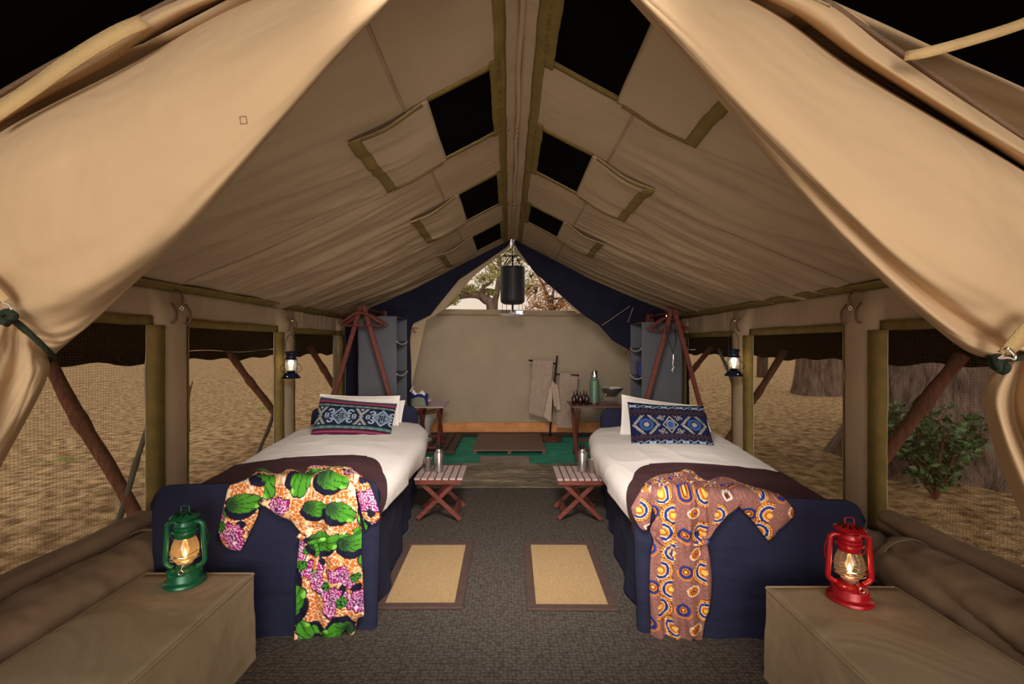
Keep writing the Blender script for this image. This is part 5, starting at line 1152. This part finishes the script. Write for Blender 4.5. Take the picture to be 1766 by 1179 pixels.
# towel stand
ts = thing('towel_stand', 'dark metal towel stand with round wooden base', 'towel stand', (P(951, 0, 5.9).x, 5.86, -.004))
MB().lathe([(.001, 0), (.125, 0), (.13, .01), (.13, .03), (.12, .036), (.001, .038)], seg=32).build('base', M_wood, ts)
def tl(px, py, d): return Vector(P(px, py, d)) - Vector(ts.location)
MB().tube([tl(948, 752, 5.86), tl(952, 700, 5.86), tl(957, 650, 5.86), tl(961, 613, 5.86)], .012, 12).build('pole', M_dark, ts)
MB().tube([tl(912, 621, 5.80), tl(958, 627, 5.86)], .011, 12).build('arm', M_dark, ts)
MB().tube([tl(957, 645, 5.86), tl(999, 647, 5.80)], .011, 12).build('arm', M_dark, ts)
MB().tube([tl(955, 660, 5.86), tl(953, 662, 5.72)], .010, 12).build('arm', M_dark, ts)
def towel(label, top, bot, d, m, hem, seed):
    (x0, y0), (x1, y1) = top; (x2, y2), (x3, y3) = bot
    U, V = np.meshgrid(np.linspace(0, 1, 40), np.linspace(0, 1, 60), indexing='ij')
    px = (x0 + (x1 - x0) * U) * (1 - V) + (x2 + (x3 - x2) * U) * V; py = (y0 + (y1 - y0) * U) * (1 - V) + (y2 + (y3 - y2) * U) * V
    dd = d - .03 * np.sin(np.clip(V * 12, 0, np.pi / 2)) + .014 * fbm(U * 3, V * 1.5, seed) - .004 * np.exp(-((V - .78) / .012) ** 2)
    A = np.stack([(px - VX) / F * dd, dd, CZ - (py - VY) / F * dd], -1)
    Vb = V; B = A.copy(); B[..., 1] = 2 * (d) - A[..., 1] + .0; B[..., 2] = A[..., 2] + Vb * .06
    t = thing('towel', label, 'towel', P((x0 + x1) / 2, (y0 + y1) / 2, d))
    MB().grid(A).build('front_fall', m, t, smooth='all', solid=.01, world=True); MB().grid(B[::-1]).build('back_fall', m, t, smooth='all', solid=.008, world=True)
    V = V * 0
towel('taupe bath towel over the left arm of the towel stand', ((919, 619), (954, 621)), ((912, 713), (946, 722)), 5.82, M_towel, .78, 3)
towel('taupe bath towel over the right arm of the towel stand', ((966, 643), (997, 644)), ((959, 737), (990, 739)), 5.83, M_towel, .8, 7)
t = thing('towel', 'small hand towel hung on the middle hook of the stand', 'towel', P(953, 662, 5.7))
for (pts, m) in (([(953, 659), (948, 668), (941, 700), (937, 718), (944, 724), (951, 728), (952, 700), (953, 675)], M_towel2), ([(954, 659), (962, 664), (965, 690), (968, 706), (960, 708), (957, 690), (954, 672)], M_towel2)):
    q = np.array(pts, float); poly_sheet(q, 5.68, 'fall', m, t, thick=.02, step=2, amp=.02, fx=8, fy=3, seed=4)
MB().tube([P(953, 659, 5.68), P(954, 662, 5.64), P(956, 680, 5.65), P(958, 700, 5.66)], .02, 8).build('fold', M_towel2, t, world=True)

# things on the washstand
TZ = .575
for i, (px, y) in enumerate(((990, 4.84), (995, 4.98), (1001, 4.84), (1007, 4.98), (1012, 4.85))):
    t = thing('pump_bottle', 'amber pump bottle, %s in the cluster on the washstand' % ('front left', 'back left', 'front middle', 'back right', 'front right next to the green flask')[i], 'bottle', (P(px, 0, y).x, y, TZ), group='amber pump bottles on the washstand')
    MB().lathe([(.001, 0), (.023, 0), (.025, .003), (.025, .078), (.020, .090), (.011, .097), (.011, .102), (.001, .102)], seg=24).build('body', M_amber, t)
    b = MB().lathe([(.001, 0), (.012, 0), (.012, .012), (.004, .014), (.004, .030), (.008, .031), (.008, .038), (.001, .039)], c=(0, 0, .102), seg=16); b.beam((0, 0, .137), (-.020, -.006, .137), .008, .006, .001); b.build('pump', M_blackp, t)
t = thing('thermos', 'green vacuum flask with steel cup lid on the washstand', 'flask', (P(1025.5, 0, 4.86).x, 4.88, TZ))
MB().lathe([(.001, 0), (.050, 0), (.052, .004), (.052, .026), (.001, .027)], seg=32).build('steel_base', M_chrome, t)
MB().lathe([(.050, .027), (.052, .028), (.052, .245), (.046, .262), (.036, .270), (.036, .292), (.001, .293)], seg=32).build('body', M_thermos, t)
MB().lathe([(.001, .293), (.034, .293), (.034, .352), (.031, .358), (.001, .359)], seg=32).build('cup_lid', M_chrome, t)
MB().tube(catmull([(.052, 0, .20), (.078, 0, .19), (.080, 0, .10), (.052, 0, .08)], 20), .005, 8).build('handle', M_thermos, t)
t = thing('wash_basin', 'steel wash basin on a scrolled wire stand on the washstand', 'basin', (P(1055, 0, 4.95).x, 4.97, TZ))
MB().lathe([(.030, .075), (.050, .080), (.105, .135), (.125, .165), (.128, .172), (.122, .172), (.098, .138), (.046, .088), (.001, .084)], seg=40, cap=False).build('bowl', M_steel, t, smooth='all')
b = MB()
for k in range(3):
    a = math.radians(-100 + 120 * k + 15); ca, sa = math.cos(a), math.sin(a)
    sp_ = [((.095 + (.034 - .004 * q) * math.cos(q * 1.0 + 1.5)), .036 + (.034 - .004 * q) * math.sin(q * 1.0 + 1.5)) for q in np.linspace(0, 6.5, 30)]
    pts = [(.02, .088), (.04, .075)] + sp_
    b.tube([(r_ * ca, r_ * sa, max(.004, z_)) for r_, z_ in pts], .0035, 6)
b.tube([(.04 * math.cos(a), .04 * math.sin(a), .078) for a in np.linspace(0, 6.28, 24)[:-1]], .0035, 6, closed=True)
b.build('scroll_stand', M_chrome, t)

# bucket shower
bx_, by_ = P(884, 0, 5.3).x, 5.3
t = thing('bucket_shower', 'dark canvas bucket shower hanging in the rear gable opening', 'shower', (bx_, by_, P(0, 523, 5.3).z))
H_ = P(0, 461, 5.3).z - P(0, 523, 5.3).z
MB().lathe([(.001, -.012), (.10, -.008), (.132, .01), (.139, .04), (.141, H_ * .5), (.139, H_ - .02), (.142, H_), (.136, H_), (.134, H_ - .03), (.130, .05), (.001, .04)], seg=48).build('bucket', mat('dark_bucket', srgb(44, 42, 46), .5, var=.08, wr=(4, .4, .02, (3, 3, .6))), t, smooth='all')
hz = P(0, 441, 5.3).z - t.location.z
MB().tube([(-.115, 0, hz), (.115, 0, hz)], .008, 10).build('spreader_bar', M_dark, t)
b = MB()
for s_ in (-1, 1):
    for s2 in (-1, 1): b.tube([(s_ * .03, 0, hz), (s_ * .115, s2 * .07, H_)], .004, 6)
b.tube([(0, 0, hz), (0, 0, H_ * .9)], .010, 8); b.build('ropes', M_dark, t)
zt_ = P(0, 412, 5.3).z - t.location.z
MB().tube([(0, 0, hz), (-.005, 0, hz + .05), (.004, 0, hz + .1), (0, -.06, zt_)], .006, 8).build('hanging_rope', M_leather, t)
MB().tube([(-.1, 0, hz), (0, 0, hz + .10)], .004, 6).build('rope', M_dark, t); MB().tube([(.1, 0, hz), (0, 0, hz + .10)], .004, 6).build('rope', M_dark, t)
MB().tube([(0, 0, -.01), (0, 0, -.09)], .012, 10).build('pipe', M_dark, t)
MB().tube(catmull([(.0, 0, -.07), (-.02, -.01, -.10), (.0, -.02, -.115), (.03, -.02, -.10)], 14), .008, 8).build('tap', M_ceramic, t)
rz_ = P(0, 542.5, 5.3).z - t.location.z
MB().tube([(.14 * math.cos(a), .14 * math.sin(a), rz_) for a in np.linspace(0, 6.283, 50)[:-1]], .005, 8, closed=True).build('ring', M_ceramic, t)
for a in (1.0, 2.6, 4.2, 5.6): MB().tube([(.138 * math.cos(a), .138 * math.sin(a), .0), (.14 * math.cos(a), .14 * math.sin(a), rz_)], .003, 6).build('ring_cord', M_dark, t)
MB().box(.03, .12, -.12, -.06, rz_ - .01, rz_ + .045, .01).build('soap_holder', M_ceramic, t)
# ------------------------------------------------------------------ outside: guy poles, trees, shrub
def pole(label, a, b_, r, m, knots=5):
    a = Vector(a); b_ = Vector(b_); n = 26; x, y = frame_from(b_ - a); pts = []; rs = []
    sd = int(abs(a.x * 31 + a.y * 17) * 10)
    for k in range(n):
        f = k / (n - 1); w1 = float(vn(np.array(f * 3.0), np.array(sd * .1), sd)); w2 = float(vn(np.array(f * 3.0), np.array(sd * .1 + 5), sd))
        pts.append(a.lerp(b_, f) + x * w1 * .009 + y * w2 * .009); rs.append(r * (1 + .12 * float(vn(np.array(f * 7), np.array(1.5), sd + 3)) + (.18 if k in (9, 10) else 0)))
    o = MB().tube(pts, rs, 14).build('tent_pole', m, None, smooth='all'); org = b_.copy()
    for v in o.data.vertices: v.co -= org
    o.location = org; tag(o, label, 'pole'); return o
pole('thick brown pole leaning outside the nearest left window', P(70, 605, 2.95), P(262, 938, 2.82), .038, M_pole)
pole('thin grey pole crossing the thick brown pole outside the nearest left window', P(262, 716, 2.98), P(188, 950, 2.75), .016, M_pole2)
pole('brown pole leaning outside the middle left window', P(388, 600, 4.75), P(500, 748, 4.9), .034, M_pole)
pole('thin grey pole outside the middle left window', P(474, 706, 5.0), P(436, 808, 4.6), .018, M_pole2)
pole('brown pole leaning outside the rear left window', P(528, 590, 6.4), P(606, 712, 6.3), .04, M_pole)
pole('thick brown pole leaning outside the nearest right window', P(1658, 610, 3.0), P(1496, 828, 3.3), .042, M_pole)
pole('brown pole leaning outside the middle right window', P(1352, 603, 4.8), P(1236, 790, 5.0), .034, M_pole)
pole('brown pole leaning outside the rear right window', P(1228, 598, 6.4), P(1160, 682, 6.6), .036, M_pole)
pole('thin dark pole behind the hanging lantern on the right', P(1240, 600, 4.9), P(1290, 740, 4.7), .014, M_pole2)
pole('thin grey pole outside the rear left window', P(584, 645, 6.0), P(560, 720, 5.9), .018, M_pole2)

M_bark = mat('bark', srgb(112, 92, 80), .95, var=.4, vscale=4, stretch=(3, 3, .7), bump=1.0, bscale=14, wr=(3, .9, .12, (2, 2, .5)), spec=.03)
M_bark2 = mat('dark_bark', srgb(70, 56, 48), .95, var=.4, vscale=4, stretch=(3, 3, .7), bump=1.0, bscale=14, spec=.03)
def trunk(nm, label, c, r, h, m, flare=1.5, lean=(0, 0), seed=1, z0_=-.1):
    n = 60; k = 96; T, TH = np.meshgrid(np.linspace(0, 1, n), np.linspace(0, 2 * np.pi, k + 1), indexing='ij')
    R = r * (1 + (flare - 1) * np.exp(-T * h / (r * 1.2))) * (1 - .2 * T)
    R = R * (1 + .10 * np.sin(TH * 5 + seed + 2 * T) * np.exp(-T * 1.5) + .06 * fbm(np.cos(TH) * 3 + 10, np.sin(TH) * 3 + T * h * 1.2, seed) + .03 * fbm(np.cos(TH) * 9, np.sin(TH) * 9 + T * h * 2, seed + 4))
    A = np.stack([R * np.cos(TH) + lean[0] * T * h, R * np.sin(TH) + lean[1] * T * h, z0_ + T * h], -1)
    o = MB().grid(A[:, ::-1]).build(nm, m, None, smooth='all'); o.location = (c[0], c[1], 0)
    tag(o, label, 'tree'); return o
trunk('tree', 'huge rough grey brown tree trunk outside the nearest right window', (4.55, 4.75), .62, 3.6, M_bark, 1.7, (-.02, .05), 3)
BIGTREE = COL.objects['tree']
trunk('tree', 'dark tree trunk partly hidden behind the right hand post', (5.6, 6.7), .42, 3.6, M_bark2, 1.4, (0.02, 0), 5)
trunk('tree', 'wide tree trunk seen far off through the middle right window', (7.5, 11.2), .46, 4.5, M_bark, 1.25, (0, 0), 8)
trunk('tree', 'slim dark tree trunk far off through the middle right window', (9.3, 17.0), .17, 6, M_bark2, 1.2, (0.01, 0), 9)

M_leafd = mat('shrub_leaf', srgb(72, 98, 52), .5, var=.5, vscale=7, spec=.4)
M_leafo = mat('acacia_leaf', srgb(196, 184, 116), .7, var=.35, vscale=1.2, col2=srgb(140, 138, 76))
M_leafr = mat('dry_leaf', srgb(216, 166, 112), .7, var=.3, vscale=1.5, col2=srgb(176, 128, 84))
def crown(t, c, rad, n, size, seed):
    rng = random.Random(seed); b = MB(); leaves(b, c, n, rad, size, rng, .7); o = b.build('foliage', M_leafd, t, smooth=False); o['kind'] = 'stuff'
M_leafg = mat('grass_tuft', srgb(120, 150, 60), .7, var=.3)
def leaves(b, c, n, rad, size, rng, asp=.5, up=.3):
    for _ in range(n):
        while True:
            p = Vector((rng.uniform(-1, 1), rng.uniform(-1, 1), rng.uniform(-1, 1)))
            if p.length < 1: break
        p = Vector((p.x * rad[0], p.y * rad[1], p.z * rad[2])) + Vector(c)
        d = Vector((rng.gauss(0, 1), rng.gauss(0, 1), rng.gauss(up, .7))).normalized(); s = size * rng.uniform(.6, 1.3); a, bb = frame_from(d); q = rng.uniform(0, 6.28); w_ = (a * math.cos(q) + bb * math.sin(q)) * s * asp; nn = d.cross(w_).normalized() * s * .12
        b.add([p, p + d * s * .45 + w_ * .5 + nn, p + d * s, p + d * s * .45 - w_ * .5 + nn], [(0, 1, 2), (0, 2, 3)])
crown(BIGTREE, (.6, -.6, 5.2), (3.6, 4.6, 1.3), 5200, .38, 4)  # out-of-view leaves added above the trunk to shade the ground there
def shrub(label, c, rad, nst, nl, seed, size=.07):
    rng = random.Random(seed); t = thing('shrub', label, 'shrub', c)
    b = MB(); lf = MB()
    for k in range(nst):
        a = rng.uniform(0, 6.28); e = Vector((math.cos(a) * rad[0] * rng.uniform(.2, .9), math.sin(a) * rad[1] * rng.uniform(.2, .9), rad[2] * rng.uniform(.5, 1.0)))
        m_ = e * .5 + Vector((rng.uniform(-.08, .08), rng.uniform(-.08, .08), .1)); pts = catmull([(0, 0, -.05), tuple(m_), tuple(e)], 10); b.tube(pts, [.010 * (1 - i / 12) for i in range(10)], 6)
        for i in range(2, 10): leaves(lf, pts[i], nl, (.09, .09, .08), size, rng, .6)
    b.build('stems', M_pole, t, smooth='all'); o = lf.build('foliage', M_leafd, t, smooth=False); o['kind'] = 'stuff'
shrub('leafy green shrub at the foot of the big trunk on the right', (3.45, 3.75, 0), (.42, .4, .70), 22, 5, 4)
shrub('small leafy shrub beside the thick pole outside the nearest right window', (3.75, 4.35, 0), (.36, .3, .66), 13, 4, 9, .06)
def acacia(label, c, segs, crowns, leafm, nl, size, seed):
    rng = random.Random(seed); t = thing('acacia_tree', label, 'tree', c)
    b = MB()
    for pts, r0, r1 in segs:
        q = catmull(pts, 22); b.tube(q, [r0 + (r1 - r0) * k / 21 for k in range(22)], 8)
    b.build('trunk', M_bark, t, smooth='all')
    lf = MB(); tw = MB()
    for (cc, rad) in crowns:
        for _ in range(7):
            o_ = Vector(cc) + Vector([rng.uniform(-1, 1) * r_ * .8 for r_ in rad]); tw.tube([Vector(cc), (Vector(cc) + o_) / 2 + Vector((0, 0, .1)), o_], [.03, .018, .006], 5)
        leaves(lf, cc, nl, rad, size, rng, .5)
    tw.build('twigs', M_bark, t, smooth='all'); o = lf.build('foliage', leafm, t, smooth=False); o['kind'] = 'stuff'
def Q(px, py, d, c): v = P(px, py, d) - Vector(c); return tuple(v)
c = (P(842, 0, 14).x, 14.0, 0)
acacia('bent acacia tree behind the bathroom wall, left of the bucket shower', c,
       [([(.1, 0, 0), Q(848, 536, 14, c), Q(836, 516, 14, c), Q(820, 508, 14, c), Q(790, 512, 14, c), Q(765, 530, 14, c)], .17, .07), ([Q(836, 516, 14, c), Q(830, 500, 14, c), Q(850, 484, 14, c)], .07, .04), ([Q(822, 509, 14, c), Q(838, 500, 14.3, c), Q(852, 500, 14.5, c)], .05, .03)],
       [(Q(835, 482, 14, c), (.35, .5, .22)), (Q(812, 500, 14, c), (.3, .4, .14)), (Q(850, 470, 14.3, c), (.25, .4, .3)), (Q(795, 500, 14, c), (.3, .4, .2)), (Q(775, 518, 13.5, c), (.3, .4, .14)), (Q(842, 505, 14.5, c), (.25, .3, .12))], M_leafo, 330, .085, 3)
c = (P(858, 0, 17).x, 17.0, 0)
acacia('straight acacia tree behind the bucket shower', c,
       [([(0, 0, 0), Q(853, 536, 17, c), Q(857, 505, 17, c), Q(862, 470, 17, c), Q(860, 440, 17, c)], .13, .08), ([Q(860, 480, 17, c), Q(880, 450, 17, c), Q(900, 430, 17, c)], .07, .03), ([Q(862, 470, 17, c), Q(845, 450, 17, c), Q(830, 440, 17, c)], .06, .03)],
       [(Q(860, 450, 17, c), (.5, .6, .3)), (Q(895, 450, 17, c), (.5, .6, .3)), (Q(915, 478, 17, c), (.45, .6, .35)), (Q(880, 435, 17, c), (.5, .5, .2)), (Q(910, 500, 17, c), (.4, .5, .25))], M_leafo, 240, .1, 5)
c = (P(950, 0, 15).x, 15.0, 0)
acacia('dry russet thorn bush behind the bathroom wall, right of the bucket shower', c,
       [([(0, 0, 0), Q(950, 540, 15, c), Q(940, 500, 15, c), Q(925, 470, 15, c)], .1, .03), ([Q(950, 540, 15, c), Q(970, 515, 15, c), Q(985, 505, 15, c)], .07, .02), ([Q(950, 535, 15, c), Q(955, 500, 15, c), Q(960, 480, 15, c)], .06, .02)],
       [(Q(925, 505, 15, c), (.5, .5, .4)), (Q(955, 515, 15, c), (.55, .5, .35)), (Q(945, 490, 15, c), (.5, .5, .3)), (Q(985, 522, 15, c), (.5, .5, .25)), (Q(930, 530, 15, c), (.5, .5, .25)), (Q(965, 532, 15, c), (.6, .5, .2))], M_leafr, 380, .08, 7)
# grass tufts and dead leaves on the ground
rng = random.Random(3); b = MB()
for (px, py, d) in ((110, 797, 4.6), (120, 620, 30), (150, 636, 22), (450, 706, 9), (340, 628, 24)):
    p0 = P(px, py, (CZ + .03) * F / (py - VY))
    for _ in range(40):
        q = p0 + Vector((rng.gauss(0, .10), rng.gauss(0, .08), 0)); a = rng.uniform(0, 6.28); h = rng.uniform(.03, .08)
        b.add([q + Vector((-.006, 0, 0)), q + Vector((.006, 0, 0)), q + Vector((math.cos(a) * .03, math.sin(a) * .03, h))], [(0, 1, 2)])
o = b.build('grass', M_leafg, None, smooth=False); tag(o, 'sparse green grass tufts on the dry ground to the left', 'grass', kind='stuff')
b = MB()
for _ in range(2600):
    s_ = rng.choice((-1, 1)); q = Vector((RX + s_ * rng.uniform(2.1, 6.5), rng.uniform(1.5, 9), .0 + rng.uniform(-.02, .03))); a = rng.uniform(0, 6.28); L_ = rng.uniform(.01, .035); w_ = L_ * rng.uniform(.15, .5)
    d = Vector((math.cos(a), math.sin(a), rng.uniform(-.2, .4))); n_ = Vector((-math.sin(a), math.cos(a), .1)); b.add([q, q + d * L_ * .5 + n_ * w_, q + d * L_, q + d * L_ * .5 - n_ * w_], [(0, 1, 2), (0, 2, 3)])
o = b.build('leaf_litter', mat('litter', srgb(150, 108, 72), .9, var=.5, vscale=3), None, smooth=False); tag(o, 'scattered dry leaves and twigs on the ground outside', 'leaf litter', kind='stuff')
tw = MB(); tw.tube([P(326, 745, 5.2), P(325, 700, 5.2), P(328, 665, 5.2)], [.012, .010, .006], 8); tw.tube([P(325, 690, 5.2), P(332, 657, 5.2)], .006, 6); o = tw.build('sapling', M_pole, None); tag(o, 'bare thin sapling standing outside the middle left window', 'sapling')
